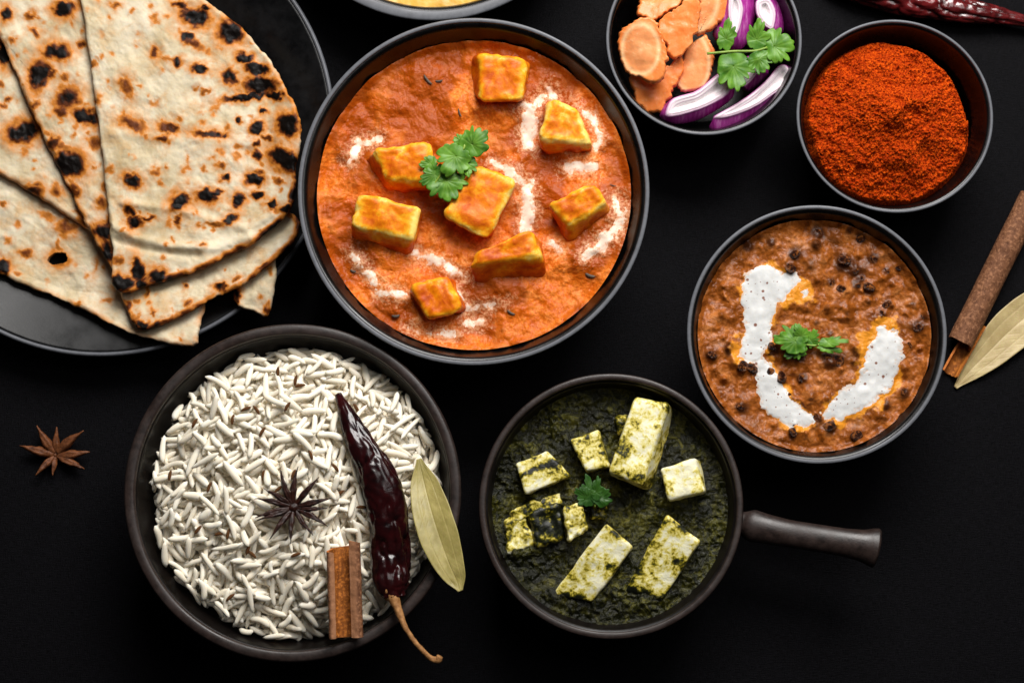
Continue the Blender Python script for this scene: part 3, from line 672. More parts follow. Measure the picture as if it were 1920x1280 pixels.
# ------------------------------------------------------------------ black lentil curry
ZD = .0435
CREAM_D = [[(425, 365, 35), (400, 440, 105), (378, 510, 88), (368, 580, 66), (372, 660, 66), (335, 740, 55)], [(460, 450, 70), (530, 400, 30)], [(590, 462, 22), (592, 475, 18)],
           [(390, 795, 30), (420, 890, 55), (450, 960, 72), (510, 1020, 62), (590, 1045, 34), (625, 1050, 14)],
           [(945, 630, 18), (978, 690, 62), (955, 760, 86), (930, 840, 78), (880, 915, 62), (800, 960, 66), (740, 1010, 50), (690, 1032, 22)]]
def sd_dal(px, py, sel):
    s = np.full(len(px), -1e9)
    for k in sel: s = np.maximum(s, stroke_sd(px, py, [tuple(v) for v in np.c_[K6([p[:2] for p in CREAM_D[k]]), [p[2] * .40625 for p in CREAM_D[k]]]]))
    return s + (fbm(px / 13, py / 13, 4, 22, .62) - .5) * 20
LENT = [(885, 440, 24), (770, 318, 26), (817, 362, 18), (540, 290, 22), (1025, 345, 18), (1108, 630, 20), (483, 855, 26), (530, 1110, 20), (542, 1072, 17), (440, 715, 20), (430, 832, 20), (520, 355, 22), (650, 190, 18), (790, 178, 13), (850, 215, 20), (910, 310, 17), (970, 520, 20), (755, 450, 20),
        (830, 432, 18), (712, 420, 17), (160, 755, 20), (575, 860, 18), (512, 940, 17), (1050, 922, 17), (825, 1125, 24), (700, 1082, 26), (645, 1042, 18), (965, 362, 17), (948, 562, 16), (1070, 705, 14), (300, 806, 24), (342, 815, 24), (850, 400, 14), (742, 782, 24), (698, 768, 19), (560, 755, 18),
        (292, 992, 16), (1140, 572, 16), (245, 720, 18), (690, 530, 16), (640, 240, 15), (1000, 420, 15), (880, 505, 17), (600, 545, 14), (480, 1140, 15), (960, 985, 16), (1085, 520, 15), (200, 560, 14), (330, 250, 15), (430, 240, 14), (705, 655, 15), (620, 930, 18), (640, 600, 14), (780, 560, 15)]
Lp = K6([l[:2] for l in LENT]); Lw = at(Lp[:, 0], Lp[:, 1], ZD); Lr = np.array([l[2] for l in LENT]) * .40625 * PXS
def z_dal(x, y, r):
    z = ZD + .0056 * (fbm(x * 75, y * 75, 3, 15) - .5) + .0018 * ss(.95, 1., r)
    px, py = toPx(np.stack([x, y, z], 1)); fl = 1 - .93 * ss(-9, 3, sd_dal(px, py, range(5)))
    z = ZD + (z - ZD) * (.35 + .65 * fl) + .0024 * (fbm(x * 190, y * 190, 3, 16) - .5) * fl
    for c, rr_ in zip(Lw, Lr):
        z = z + rr_ * .6 * np.exp(-(np.hypot(x - c[0], y - c[1]) / (rr_ * 1.25)) ** 2) * (fl * .75 + .25)
    rg = np.random.RandomState(4)
    for _ in range(70):
        a_ = rg.uniform(0, 6.28); d_ = .055 * math.sqrt(rg.rand()); s_ = rg.uniform(.0012, .0022)
        z = z + fl * .0015 * np.exp(-(np.hypot(x - c_dal[0] - d_ * math.cos(a_), y - c_dal[1] - d_ * math.sin(a_)) / s_) ** 2)
    return z
def a_dal(x, y, z):
    px, py = toPx(np.stack([x, y, z], 1)); s = sd_dal(px, py, range(5)); d = 0
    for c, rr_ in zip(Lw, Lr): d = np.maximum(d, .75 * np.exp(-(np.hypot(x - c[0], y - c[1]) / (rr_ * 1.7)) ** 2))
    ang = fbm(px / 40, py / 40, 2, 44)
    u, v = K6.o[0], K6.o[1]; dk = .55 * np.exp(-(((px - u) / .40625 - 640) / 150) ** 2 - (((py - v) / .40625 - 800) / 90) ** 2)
    return {'halo': np.clip(.5 + (s + 44 * (ang - .34)) / 26, 0, 1), 'dark': np.clip(d + dk + 1.5 * (fbm(x * 70, y * 70, 3, 51) - .45), 0, 1)}  # 'dark' also paints shade between the gravy lumps into the colour
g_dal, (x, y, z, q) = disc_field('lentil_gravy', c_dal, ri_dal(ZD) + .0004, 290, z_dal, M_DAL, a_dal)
tag(g_dal, 'thick brown black-lentil gravy in the black bowl', 'gravy')
px, py = toPx(np.stack([x, y, z], 1))
rg = np.random.RandomState(9); pits = np.zeros(len(px))
for _ in range(330):
    cx_, cy_ = K6([rg.uniform(240, 1080), rg.uniform(340, 1080)]); rr_ = rg.uniform(.7, 1.6) + (rg.rand() < .12) * rg.uniform(1, 2.4)
    pits = np.maximum(pits, np.exp(-((px - cx_) ** 2 + (py - cy_) ** 2) / rr_ ** 2))
zc_ = z
for sel, lab in (((0, 1, 2, 3), 'longer curved streak of white cream on the brown lentil curry'), ((4,), 'shorter streak of white cream on the side facing the cinnamon quill')):
    s = sd_dal(px, py, sel); s = np.minimum(s, 16)
    tag(sub_sheet('cream_streak', x, y, zc_, q, s, .0003, 8, M_CREAM_D, pit=pits), lab, 'cream')
# lentils: one flattened bean shape, shared
V, F = tube(spline([(-1, 0, 0), (-.8, 0, 0), (0, .06, 0), (.8, 0, 0), (1, 0, 0)], 9), [.05, .5, .75, .88, .92, .88, .75, .5, .05], 12, .85)
me_l = mesh('lentil', V, F); me_l.materials.append(M_LENTIL)
for i, (c, rr_) in enumerate(zip(Lw[:38], Lr[:38])):
    o = bpy.data.objects.new('black_lentil', me_l); COL.objects.link(o)
    zz = float(z_dal(np.array([c[0]]), np.array([c[1]]), np.array([.5]))[0])
    o.location = (c[0], c[1], zz - rr_ * (.50 if rr_ > .0021 else .88)); o.scale = (rr_ * 1.15,) * 3; o.rotation_euler = (RNG.uniform(0, 6), RNG.uniform(-.5, .5), RNG.uniform(0, 6))
    tag(o, 'whole dark lentil half sunk in the brown gravy', 'lentil', 'dark lentils in the brown gravy')

# ------------------------------------------------------------------ spinach curry
ZP = .0375
PB = K4([(240, 560), (320, 590), (395, 545), (560, 480), (640, 500), (745, 575), (820, 600), (880, 610), (960, 610), (370, 1030), (450, 1065), (545, 1055), (600, 990), (690, 1010), (770, 1050), (855, 1045), (920, 960), (200, 850), (290, 840), (430, 800), (300, 620), (560, 690), (700, 300), (760, 900)])
PBw = at(PB[:, 0], PB[:, 1], ZP)
def bank(x, y):
    z = 0
    for k, c in enumerate(PBw): z = z + (.0022 + .0012 * math.sin(k * 2.3)) * np.exp(-(np.hypot(x - c[0], y - c[1]) / .0052) ** 2)
    return z
def z_palak(x, y, r):
    n = fbm(x * 130, y * 130, 4, 25, .6)
    return ZP + bank(x, y) + .0030 * (fbm(x * 45, y * 45, 3, 24) - .5) + .0050 * (n - .5) + .0016 * (1 - abs(fbm(x * 300, y * 300, 2, 26) - .5) * 4) * .5 + .0012 * ss(.96, 1., r)
g_pal, _ = disc_field('spinach_gravy', c_pal, ri_pal(ZP) + .0004, 270, z_palak, M_PALAK)
tag(g_pal, 'dark green wet spinach gravy in the handled pan', 'gravy')
pp = [
    ([(206, 448), (345, 388), (456, 505), (250, 586)], [(215, 455), (360, 400), (452, 515), (252, 592)], .0100, .0100, 'paneer slice crossed by a dark green smear near the pan rim', .30, .16),
    ([(446, 340), (572, 298), (624, 462), (520, 482)], [(455, 345), (590, 300), (628, 470), (525, 490)], .0110, .0100, 'mottled paneer square touching the tall slab', .36, .14),
    ([(735, 150), (886, 178), (770, 548), (614, 488)], [(740, 165), (928, 215), (832, 590), (622, 500)], .0160, .0100, 'tallest paneer slab standing on edge with clean white side', .22, .14),
    ([(848, 470), (1004, 420), (1050, 572), (884, 616)], [(862, 482), (1042, 440), (1056, 582), (884, 632)], .0120, .0100, 'clean white paneer cube by the pan wall', .12, .16),
    ([(880, 668), (1028, 790), (862, 1048), (690, 1016)], [(860, 690), (1024, 806), (862, 1050), (690, 1020)], (.0120, .0110, .0030, .0026), .0100, 'speckled paneer slice leaning with a dark wet flank', .25, .12),
    ([(606, 710), (730, 815), (546, 1062), (364, 1034)], [(612, 722), (735, 830), (552, 1062), (368, 1036)], (.0120, .0110, .0034, .0026), .0100, 'long pale paneer slice leaning into the gravy', .20, .12),
    ([(418, 640), (495, 612), (530, 738), (436, 800)], [(410, 650), (505, 620), (535, 745), (430, 810)], .0090, .0100, 'crumbly paneer chunk below the coriander in the spinach', .33, .25),
    ([(178, 655), (400, 572), (410, 622), (200, 715)], [(175, 660), (410, 580), (415, 640), (200, 725)], .0050, .0080, 'sunken paneer strip below the dark smeared slice', .34, .3),
    ([(150, 700), (240, 668), (300, 800), (168, 862)], [(140, 705), (250, 665), (310, 810), (160, 872)], .0042, .0080, 'melted paneer lump against the pan wall', .30, .35),
    ([(270, 650), (400, 610), (425, 780), (290, 830)], [(262, 650), (408, 600), (430, 790), (280, 840)], .0062, .0080, 'paneer lump almost wholly covered in spinach', .62, .35),
    ([(528, 622), (606, 606), (604, 690), (540, 700)], [(522, 622), (612, 606), (610, 700), (535, 708)], .0042, .0080, 'small green coated paneer scrap under the coriander tips', .52, .3),
    ([(655, 255), (705, 235), (700, 300), (660, 320)], [(650, 255), (715, 235), (705, 310), (655, 325)], .0050, .0080, 'green stained paneer scrap beside the tall slab', .5, .35)]
for i, (t_, b_, h, dep, lab, ct, rad) in enumerate(pp):
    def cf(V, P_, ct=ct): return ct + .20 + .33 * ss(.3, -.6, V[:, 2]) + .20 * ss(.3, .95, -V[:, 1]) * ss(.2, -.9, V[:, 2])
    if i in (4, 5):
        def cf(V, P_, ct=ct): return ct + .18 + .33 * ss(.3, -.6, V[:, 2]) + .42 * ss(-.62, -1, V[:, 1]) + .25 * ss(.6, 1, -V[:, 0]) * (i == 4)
    if i == 0:
        def cf(V, P_, ct=ct): return ct + .15 + .6 * np.exp(-((V[:, 1] - .22 + .12 * V[:, 0]) / .22) ** 2) * ss(-.85, -.4, V[:, 0]) * ss(0, .5, V[:, 2]) + .3 * ss(.1, -.8, V[:, 2])
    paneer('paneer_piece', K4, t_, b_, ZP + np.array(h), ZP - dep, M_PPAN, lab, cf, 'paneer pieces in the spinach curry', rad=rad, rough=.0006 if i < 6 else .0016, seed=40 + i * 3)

# ------------------------------------------------------------------ yellow lentil soup
ZY = .0355
def z_yel(x, y, r): return ZY + .0016 * (fbm(x * 60, y * 60, 3, 81) - .5) + .0006 * (fbm(x * 300, y * 300, 2, 82) - .5)
g_yel, _ = disc_field('lentil_soup', c_yel, ri_yel(ZY) + .0004, 160, z_yel, M_YELLOW)
tag(g_yel, 'smooth yellow lentil soup in the bowl behind the curry', 'soup')

# ------------------------------------------------------------------ chili powder
ZW = .0315
cpw = at(1668, 227, ZW + .003); RW = ri_pow(.032) + .0002
def wob(th): return .985 + .05 * (vn(th * 3.0, th * 0 + 2, 5) - .5) - .075 * ss(.45, 1., np.cos(th - .65))
def z_pow(x, y, r):
    X = (x - cpw[0]) / RW; Y = (y - cpw[1]) / RW
    rr_ = np.hypot(X + .02, Y - .04)
    cone = .0205 * np.clip(1 - rr_, 0, 1) ** .95
    n = fbm(x * 105, y * 105, 6, 33, .6); fine = fbm(x * 900, y * 900, 3, 34, .6)
    rid = .0016 * np.exp(-((Y - .02 - .35 * abs(X + .05)) / .16) ** 2) * ss(.7, .1, abs(X))
    lump = sum(.0030 * np.exp(-(((X - a_) / s_) ** 2 + ((Y - b_) / s_) ** 2)) for a_, b_, s_ in ((.22, .84, .11), (.88, .42, .10), (.92, -.05, .08), (.86, -.36, .09), (.36, -.62, .13), (-.86, -.12, .10), (-.80, -.36, .09), (.62, .62, .12), (.45, -.82, .1)))
    e = ss(1.0, .93, r)
    return ZW - .006 + .006 * e + e * (cone + rid + lump + .0085 * (n - .5)) + .0019 * (fine - .5)
g_pow, _ = disc_field('chili_powder', cpw, RW, 360, z_pow, M_POWDER, wob=wob)
tag(g_pow, 'heap of bright red ground chili powder', 'powder', kind='stuff')

# ------------------------------------------------------------------ rice: grains dropped one by one on a height map
HM = .0004; NG = 420
gx0, gy0 = c_rice[0] - NG * HM / 2, c_rice[1] - NG * HM / 2
GX, GY = np.meshgrid(gx0 + np.arange(NG) * HM, gy0 + np.arange(NG) * HM, indexing='ij')
RB = ri_rice(.040)
pk = at(520, 850, .06)
def rice_target(X, Y):
    d = np.hypot(X - c_rice[0], Y - c_rice[1]) / RB; e = np.hypot(X - pk[0], Y - pk[1]) / RB
    return .033 + .021 * np.clip(1 - d ** 2.6, 0, 1) * (.55 + .45 * np.clip(1 - (e / 1.5) ** 2, 0, 1)) + .006 * (fbm(X * 45, Y * 45, 2, 90) - .5)
TGT = rice_target(GX, GY); H_ = TGT - .006; ID = np.full((NG, NG), -1)
inside = np.hypot(GX - c_rice[0], GY - c_rice[1]) < RB - .002
rg = np.random.RandomState(21); GR = []; fails = 0
while len(GR) < 3300 and fails < 6000:
    a_ = rg.uniform(0, 6.2832); d_ = (RB - .0025) * math.sqrt(rg.rand()); X, Y = c_rice[0] + d_ * math.cos(a_), c_rice[1] + d_ * math.sin(a_)
    i, j = int((X - gx0) / HM), int((Y - gy0) / HM)
    if H_[i, j] > TGT[i, j] + .0012: fails += 1; continue
    L = float(np.clip(rg.normal(.0126, .0022), .007, .017)); wd = rg.normal(.00146, .00018)
    ang = (float(vn(np.array([X * 60]), np.array([Y * 60]), 77)[0]) * 2.2 + rg.normal(0, .5)) * math.pi
    ca, sa = math.cos(ang), math.sin(ang)
    if max(math.hypot(X + s_ * ca * L / 2 - c_rice[0], Y + s_ * sa * L / 2 - c_rice[1]) for s_ in (-1, 1)) > RB - .0005: fails += .2; continue
    m = int(L / HM / 2) + 3; I0, I1, J0, J1 = max(i - m, 0), min(i + m, NG), max(j - m, 0), min(j + m, NG)
    dx = GX[I0:I1, J0:J1] - X; dy = GY[I0:I1, J0:J1] - Y; u = dx * ca + dy * sa; v = -dx * sa + dy * ca
    prof = np.clip(1 - (2 * abs(u) / L) ** 2.6, 0, 1) ** .5; msk = abs(v) < wd * prof
    if msk.sum() < 6: continue
    hs = H_[I0:I1, J0:J1]
    f0 = msk & (u < -L * .12); f1 = msk & (u > L * .12)
    if not f0.any() or not f1.any(): continue
    h0 = np.percentile(hs[f0], 80); h1 = np.percentile(hs[f1], 80); slope = float(np.clip((h1 - h0) / (L * .6), -.36, .36))
    zc = np.percentile(hs[msk] - slope * u[msk], 86) + wd * .48
    top = zc + slope * u + np.sqrt(np.maximum(0, (wd * prof) ** 2 - v ** 2)) * .74
    up = msk & (top > hs); hs[up] = top[up]; ID[I0:I1, J0:J1][up] = len(GR)
    GR.append((X, Y, zc, ang, slope, L, wd))
def grain_mesh(L, wd, bend, seed):
    t = np.linspace(0, 1, 9); pts = np.stack([(t - .5) * L, bend * (1 - (2 * t - 1) ** 2), 0 * t], 1)
    r = wd * np.clip(1 - abs(2 * t - 1) ** 3.4, .04, 1) ** .5 * (1 + .12 * np.sin(t * 5 + seed))
    return tube(pts, r, 8, .66)
vars_ = [grain_mesh(.0100, .00112, b_, k) for k, b_ in enumerate((0, .0005, -.0006, .0010, -.0003, .0002))]
vis = np.bincount(ID[(ID >= 0) & inside], minlength=len(GR)); big = set(np.argsort(-vis)[:300].tolist())
gme = []
for V, F in vars_:
    me = mesh('rice_grain', V, F); me.materials.append(M_RICE); gme.append(me)
AV = []; AF = []; off = 0
for k, (X, Y, zc, ang, sl, L, wd) in enumerate(GR):
    M_ = Matrix.Translation((X, Y, zc)) @ Matrix.Rotation(ang, 4, 'Z') @ Matrix.Rotation(-math.atan(sl), 4, 'Y') @ Matrix.Diagonal((L / .0100, wd / .00112, wd / .00112, 1))
    if k in big:
        o = bpy.data.objects.new('rice_grain', gme[k % 6]); COL.objects.link(o); o.matrix_world = M_
        tag(o, 'long white cooked rice grain lying on top of the heap', 'rice grain', 'rice grains on top of the heap')
    elif vis[k] > 0 or k % 2:
        V, F = vars_[k % 6]; A_ = np.array(M_); AV.append(V @ A_[:3, :3].T + A_[:3, 3]); AF += [[i_ + off for i_ in f] for f in F]; off += len(V)
o = mk('rice', np.vstack(AV), AF, M_RICE); tag(o, 'heap of cooked white rice filling the stoneware bowl', 'rice', kind='stuff')
# packed core of the heap, below the loose grains
def z_core(x, y, r): return rice_target(x, y) - .0036 - .005 * ss(.88, 1, r)
o, _ = disc_field('packed_rice', c_rice, RB - .001, 70, z_core, M_RICE, parent=o)
o['kind'] = 'stuff'
def rice_h(px, py, z0=.05, rad=3):
    W = at(px, py, z0)
    i, j = int((W[0] - gx0) / HM), int((W[1] - gy0) / HM)
    if not (rad <= i < NG - rad and rad <= j < NG - rad) or not inside[i, j]: return None
    return float(H_[i - rad:i + rad + 1, j - rad:j + rad + 1].max())
# cumin seeds
V, F = tube([(-1, 0, 0), (-.7, .05, 0), (-.2, .1, 0), (.3, .1, 0), (.75, .04, 0), (1, 0, 0)], [.05, .22, .3, .3, .2, .04], 8, .8)
me_c = mesh('cumin_seed', V, F); me_c.materials.append(M_CUMIN)
K3 = K(220, 590, 660 / 1261)
for (cx_, cy_, an) in [(640, 235, 80), (498, 342, -55), (610, 330, 60), (577, 205, 90), (692, 503, -70), (780, 548, -50), (398, 785, 80), (367, 785, 10), (525, 575, 85), (578, 625, 40), (405, 1012, 40), (470, 840, 70), (482, 858, -40), (278, 388, 60), (415, 375, 80), (462, 338, 20), (655, 255, 10), (330, 618, 70), (875, 690, 0), (190, 575, 80), (632, 572, 70), (855, 335, -60), (640, 860, 20), (290, 770, 50), (800, 640, 40), (520, 420, 60)]:
    p = K3([cx_, cy_]); h = rice_h(p[0], p[1], .052, 2)
    if h is None: continue
    W = at(p[0], p[1], h); o = bpy.data.objects.new('cumin_seed', me_c); COL.objects.link(o); o.location = (W[0], W[1], h + .0004); o.scale = (.0028,) * 3
    o.rotation_euler = (0, 0, math.radians(an)); tag(o, 'tiny brown cumin seed among the white rice', 'cumin seed', 'cumin seeds in the rice')

# ------------------------------------------------------------------ star anise
def star(kk, cen, tips, z0, mat, label, lift, wd, seed, cr):
    c = kk(cen); W = at(c[0], c[1], z0); e = empty('star_anise', (W[0], W[1], z0)); tag(e, label, 'star anise'); r = np.random.RandomState(seed)
    for tp in tips:
        p = kk(tp); zt = z0 + lift * r.uniform(.6, 1.3); T = at(p[0], p[1], zt); D = T - W; L = np.linalg.norm(D)
        side = np.array([-D[1], D[0], 0]) / L
        t = np.linspace(.06, 1, 16); pts = W + np.outer(t, D) + np.outer(np.sin(t * 3.1) * r.uniform(-.06, .06) * L, side); pts[:, 2] = z0 + .0018 + (zt - z0) * t ** 1.6 + .0012 * np.sin(t * 3.1)
        rad = wd * L * (np.interp(t, [0, .15, .42, .62, .85, 1], [.55, .7, 1, .72, .30, .10]))
        def shp(tt, a_): return 1 - .62 * np.exp(-((a_ - np.pi / 2) / .42) ** 2) * np.exp(-((tt - .45) / .34) ** 2) + .10 * np.cos(3 * a_ + 2)
        V, F = tube(pts, rad, 16, 1.15, shp); V = V + (fbm3(V * 700, 2, seed)[:, None] - .5) * .0009
        mk('pod', V, F, mat, e)
    V, F = tube([(W[0], W[1], z0), (W[0], W[1] + .00002, z0 + .002), (W[0], W[1] + .00004, z0 + .0036), (W[0], W[1] + .00005, z0 + .0042)], [cr, cr * 1.1, cr * .7, cr * .2], 14)
    V = V + (fbm3(V * 900, 2, seed)[:, None] - .5) * .0012; mk('hub', V, F, mat, e)
    return e
star(K7, (855, 745), [(565, 305), (862, 322), (1258, 390), (1362, 690), (1284, 952), (800, 1055), (550, 1045), (305, 605)], .0006, M_ANISE_L, 'light brown star anise lying alone on the black cloth', .004, .135, 3, .0016)
hz = rice_h(548, 945, .055, 8) or .055
star(KA, (580, 720), [(405, 212), (637, 176), (918, 312), (1082, 595), (1038, 722), (1038, 970), (842, 1082), (540, 1198), (262, 1142), (92, 888), (66, 855), (58, 600), (172, 468)], hz - .0004, M_ANISE_D, 'dark thin-armed star anise resting on the rice', .0035, .082, 5, .0030)

# ------------------------------------------------------------------ dried chilies
def chili(spine_px, hw, zs, mat, label, stem=None, stem_r=None, flat=.72, seed=0, wr=.0022, n=150, ns=72, cal=True):
    """spine_px: (k,2) photo px, hw: half widths in m, zs: centre heights"""
    W = np.array([at(p[0], p[1], z_) for p, z_ in zip(spine_px, zs)]); e = empty('dried_chili', (W[:, 0].mean(), W[:, 1].mean(), W[:, 2].min() - .005)); tag(e, label, 'dried chili')
    Sx = spline(W, n); L = np.linalg.norm(W[-1] - W[0]); R_ = np.interp(np.linspace(0, 1, n), np.linspace(0, 1, len(hw)), hw)
    k_ = np.ones(9) / 9; R_ = np.convolve(np.pad(R_, 4, 'edge'), k_, 'valid'); R_[0] *= .4
    def shp(tt, a_):
        s_ = tt * L; q_ = np.broadcast_arrays(s_ * 60, np.cos(a_) * 1.1, np.sin(a_) * 1.1); Pn = np.stack([v.ravel() for v in q_], 1)
        q2 = np.broadcast_arrays(s_ * 170, np.cos(a_) * 2.2, np.sin(a_) * 2.4); P2 = np.stack([v.ravel() for v in q2], 1)
        rd = (1 - abs(fbm3(Pn + 3, 2, seed) - .5) * 5).reshape(q_[0].shape); r2 = (1 - abs(fbm3(P2, 2, seed + 5) - .5) * 4).reshape(q_[0].shape)
        bl = (fbm3(Pn * .6 + 11, 2, seed + 9) - .5).reshape(q_[0].shape)
        return 1 - wr * 85 * np.clip(rd, 0, 1) ** 2 - wr * 30 * np.clip(r2, 0, 1) ** 2 + .22 * bl
    V, F = tube(Sx, R_, ns, flat, shp); mk('body', V, F, mat, e)
    if stem is not None:
        Ws = np.array([at(p[0], p[1], z_) for p, z_ in stem]); ps = spline(Ws, 40); V, F = tube(ps, np.interp(np.linspace(0, 1, 40), np.linspace(0, 1, len(stem_r)), stem_r), 12)
        V = V + (fbm3(V * 500, 2, 7)[:, None] - .5) * .0006; so = mk('stem', V, F, M_STEM, e)
        d = ps[3] - ps[0]; d /= np.linalg.norm(d)
        V, F = tube([ps[0] - d * .0045, ps[0] - d * .002, ps[0] + d * .001, ps[0] + d * .004], [.0052, .0048, .0034, .0012], 20, .8, lambda tt, a_: 1 + .16 * np.cos(5 * a_) + 0 * tt)
        mk('calyx', V, F, M_STEM, so)
    return e
sp = K8([(370, 42), (400, 110), (440, 200), (492, 300), (548, 410), (585, 515), (602, 620), (606, 720), (612, 820), (617, 900), (624, 962)]); kmm = .41408 * PXS
hw = np.array([14, 34, 52, 70, 84, 92, 95, 95, 92, 84, 52]) * kmm
zz = []
for p, r_ in zip(sp, hw):
    h = rice_h(p[0], p[1], .055, 6); zz.append(h if h is not None else .052)
zz = np.array(zz); tt = np.linspace(0, 1, len(zz)); pf = np.polyfit(tt, zz + hw * .55, 2); zf_ = np.polyval(pf, tt); zf_[-2:] = np.maximum(zf_[-2:], .060); zf_[-3] = max(zf_[-3], .0585)
stem = [(K8([618, 955]), .061), (K8([640, 1010]), .0625), (K8([665, 1075]), .064), (K8([698, 1135]), .0645), (K8([745, 1195]), .0645), (K8([795, 1240]), .064), (K8([824, 1246]), .064), (K8([833, 1230]), .0645)]
chili(sp, hw, zf_, M_CHILI, 'long dark dried chili with curved stem lying across the rice', stem, [.0034, .0022, .0016, .0013, .0012, .0013, .0019, .0016], seed=2)
sp2 = KC([(-150, -260), (100, -170), (400, -90), (700, -20), (1000, 40), (1250, 90), (1500, 130), (1750, 175), (2050, 240), (2200, 275)])
chili(sp2, np.array([60, 150, 180, 185, 170, 150, 120, 85, 55, 20]) * .1875 * PXS, [.0072] * 7 + [.0065, .0060, .0058], M_CHILI2, 'wrinkled maroon dried chili lying behind the chili powder bowl', seed=14, flat=.8, wr=.0026)

# ------------------------------------------------------------------ bay leaves
def bay(pts, hwid, zs, mat, label, seed, curl, fold):
    W = np.array([at(p[0], p[1], z_) for p, z_ in zip(pts, zs)]); n, m_ = 90, 31; S_ = spline(W, n)
    T = np.gradient(S_, axis=0); T /= np.linalg.norm(T, axis=1)[:, None]; sd_ = np.cross(T, [0, 0, 1.]); sd_ /= np.linalg.norm(sd_, axis=1)[:, None]
    t = np.linspace(0, 1, n); hwd = np.interp(t, np.linspace(0, 1, len(hwid)), hwid); hwd = np.convolve(np.pad(hwd, 4, 'edge'), np.ones(9) / 9, 'valid')
    v = np.linspace(-1, 1, m_); X = S_[:, None] + sd_[:, None] * (v[None, :, None] * hwd[:, None, None])
    zz_ = fold * abs(v)[None] * hwd[:, None] + curl * (v[None] ** 2) * hwd[:, None] + .0012 * (fbm(t[:, None] * 6 + 0 * v, v[None] * 1.5 + 0 * t[:, None], 2, seed) - .5)
    X[..., 2] += zz_
    ve = np.maximum(np.exp(-(v / .05) ** 2)[None] + 0 * t[:, None], .7 * np.exp(-((abs(v) - .55) / .035) ** 2)[None] * np.sin(np.pi * np.clip(t, 0, 1))[:, None] ** .3)
    ve = np.maximum(ve, .35 * np.exp(-(((t[:, None] * 16 - abs(v)[None] * 3) % 1 - .5) / .08) ** 2) * (abs(v)[None] < .97))
    i = np.arange(n * m_).reshape(n, m_); Q = np.stack([i[:-1, :-1], i[:-1, 1:], i[1:, 1:], i[1:, :-1]], -1).reshape(-1, 4)
    o = mk('bay_leaf', X.reshape(-1, 3), Q, mat, attrs={'vein': ve.ravel()})
    s_ = o.modifiers.new('thickness', 'SOLIDIFY'); s_.thickness = .0004; s_.offset = 0
    return tag(o, label, 'bay leaf')
h1 = (rice_h(795, 890, .05, 5) or .048)
bay(K8([(738, 338), (760, 440), (790, 560), (830, 690), (870, 800), (905, 880), (926, 935)]), np.array([8, 62, 84, 88, 70, 46, 8]) * kmm, [h1 + .002, max(h1 + .004, .052), .0575, .0605, .0620, .0625, .0630], M_BAY, 'olive dried bay leaf hanging over the rice bowl rim', 6, .10, .12)
bay(KR([(182, 1232), (280, 1120), (400, 1000), (540, 860), (680, 740), (820, 620), (960, 500)]), np.array([8, 75, 120, 150, 150, 110, 20]) * .28125 * PXS, [.0012, .0018, .0022, .0024, .0024, .002, .0016], M_BAY2, 'pale dried bay leaf lying on the cloth beside a cinnamon quill', 8, .06, .10)

# ------------------------------------------------------------------ cinnamon
def quill(p0, p1, sect, z0, z1, mat_in, mat_out, label, seed, n=60, cut=0.0, th=.0011, name='cinnamon_stick'):
    """curled bark: sect = (k,2) open cross-section (side, up) in m, extruded from p0 to p1"""
    A = at(p0[0], p0[1], z0); B = at(p1[0], p1[1], z1); T = (B - A) / np.linalg.norm(B - A); S_ = np.cross(T, [0, 0, 1.]); S_ /= np.linalg.norm(S_); U = np.cross(S_, T)
    sect = spline(np.c_[np.array(sect), np.zeros(len(sect))], 60)[:, :2]; k = len(sect); tn = np.gradient(sect, axis=0); tn /= np.linalg.norm(tn, axis=1)[:, None]; nm = np.stack([-tn[:, 1], tn[:, 0]], 1)
    e = empty(name, (A + B) / 2 - [0, 0, .005]); tag(e, label, 'cinnamon')
    t = np.linspace(0, 1, n)
    def surf(off):
        s2 = sect + nm * off
        rag = 1 + .05 * (fbm(t[:, None] * 9, 0 * t[:, None] + np.linspace(0, 3, k)[None], 2, seed) - .5)
        ends = cut * (np.linspace(0, 1, k)[None] - .5) + .02 * (vn(np.linspace(0, 9, k), np.zeros(k), seed) - .5)[None]
        tt_ = t[:, None] * (1 - .0) + ends * (1 - t[:, None]) * .8
        P_ = A + (B - A) * tt_[..., None] + S_ * (s2[None, :, 0:1] * rag[..., None]) + U * (s2[None, :, 1:2] * rag[..., None])
        P_ = P_ + ((fbm3(P_.reshape(-1, 3) * 400, 2, seed) - .5) * .0007).reshape(n, k, 1) * U
        return P_
    I = surf(th / 2); O_ = surf(-th / 2); i = np.arange(n * k).reshape(n, k); Q = np.stack([i[:-1, :-1], i[:-1, 1:], i[1:, 1:], i[1:, :-1]], -1).reshape(-1, 4)
    z_ = np.tile(ss(.72, .9, abs(np.linspace(-1, 1, k))), n) * .8
    mk('inner_bark', I.reshape(-1, 3), Q, mat_in, e, attrs={'edge': z_}); mk('outer_bark', O_.reshape(-1, 3), Q[:, ::-1].copy(), mat_out, e, attrs={'edge': z_})
    V = np.vstack([I.reshape(-1, 3), O_.reshape(-1, 3)]); m_ = n * k; ring = np.r_[i[0, :], i[1:, -1], i[-1, -2::-1], i[-2:0:-1, 0]]; r2 = np.roll(ring, -1)
    mk('broken_edge', V, np.stack([ring, r2, r2 + m_, ring + m_], 1), M_CINN_E, e)
    return e
a_ = np.linspace(math.radians(150), math.radians(395), 12)
q0 = K8([398, 735]); q1 = K8([410, 1145])
sec = np.array([(-.0030, .0030), (-.0058, .0042), (-.0076, .0026), (-.0072, -.0004), (-.0040, -.0022), (.0010, -.0024), (.0048, -.0010), (.0064, .0022), (.0076, .0046), (.0066, .0062), (.0048, .0052)])
hq = rice_h(650, 1040, .05, 6) or .046
quill(q0, q1, sec, hq + .003, .0605, M_CINN_I, M_CINN_O, 'open orange-brown cinnamon bark piece resting on rice and rim', 3, cut=.16)
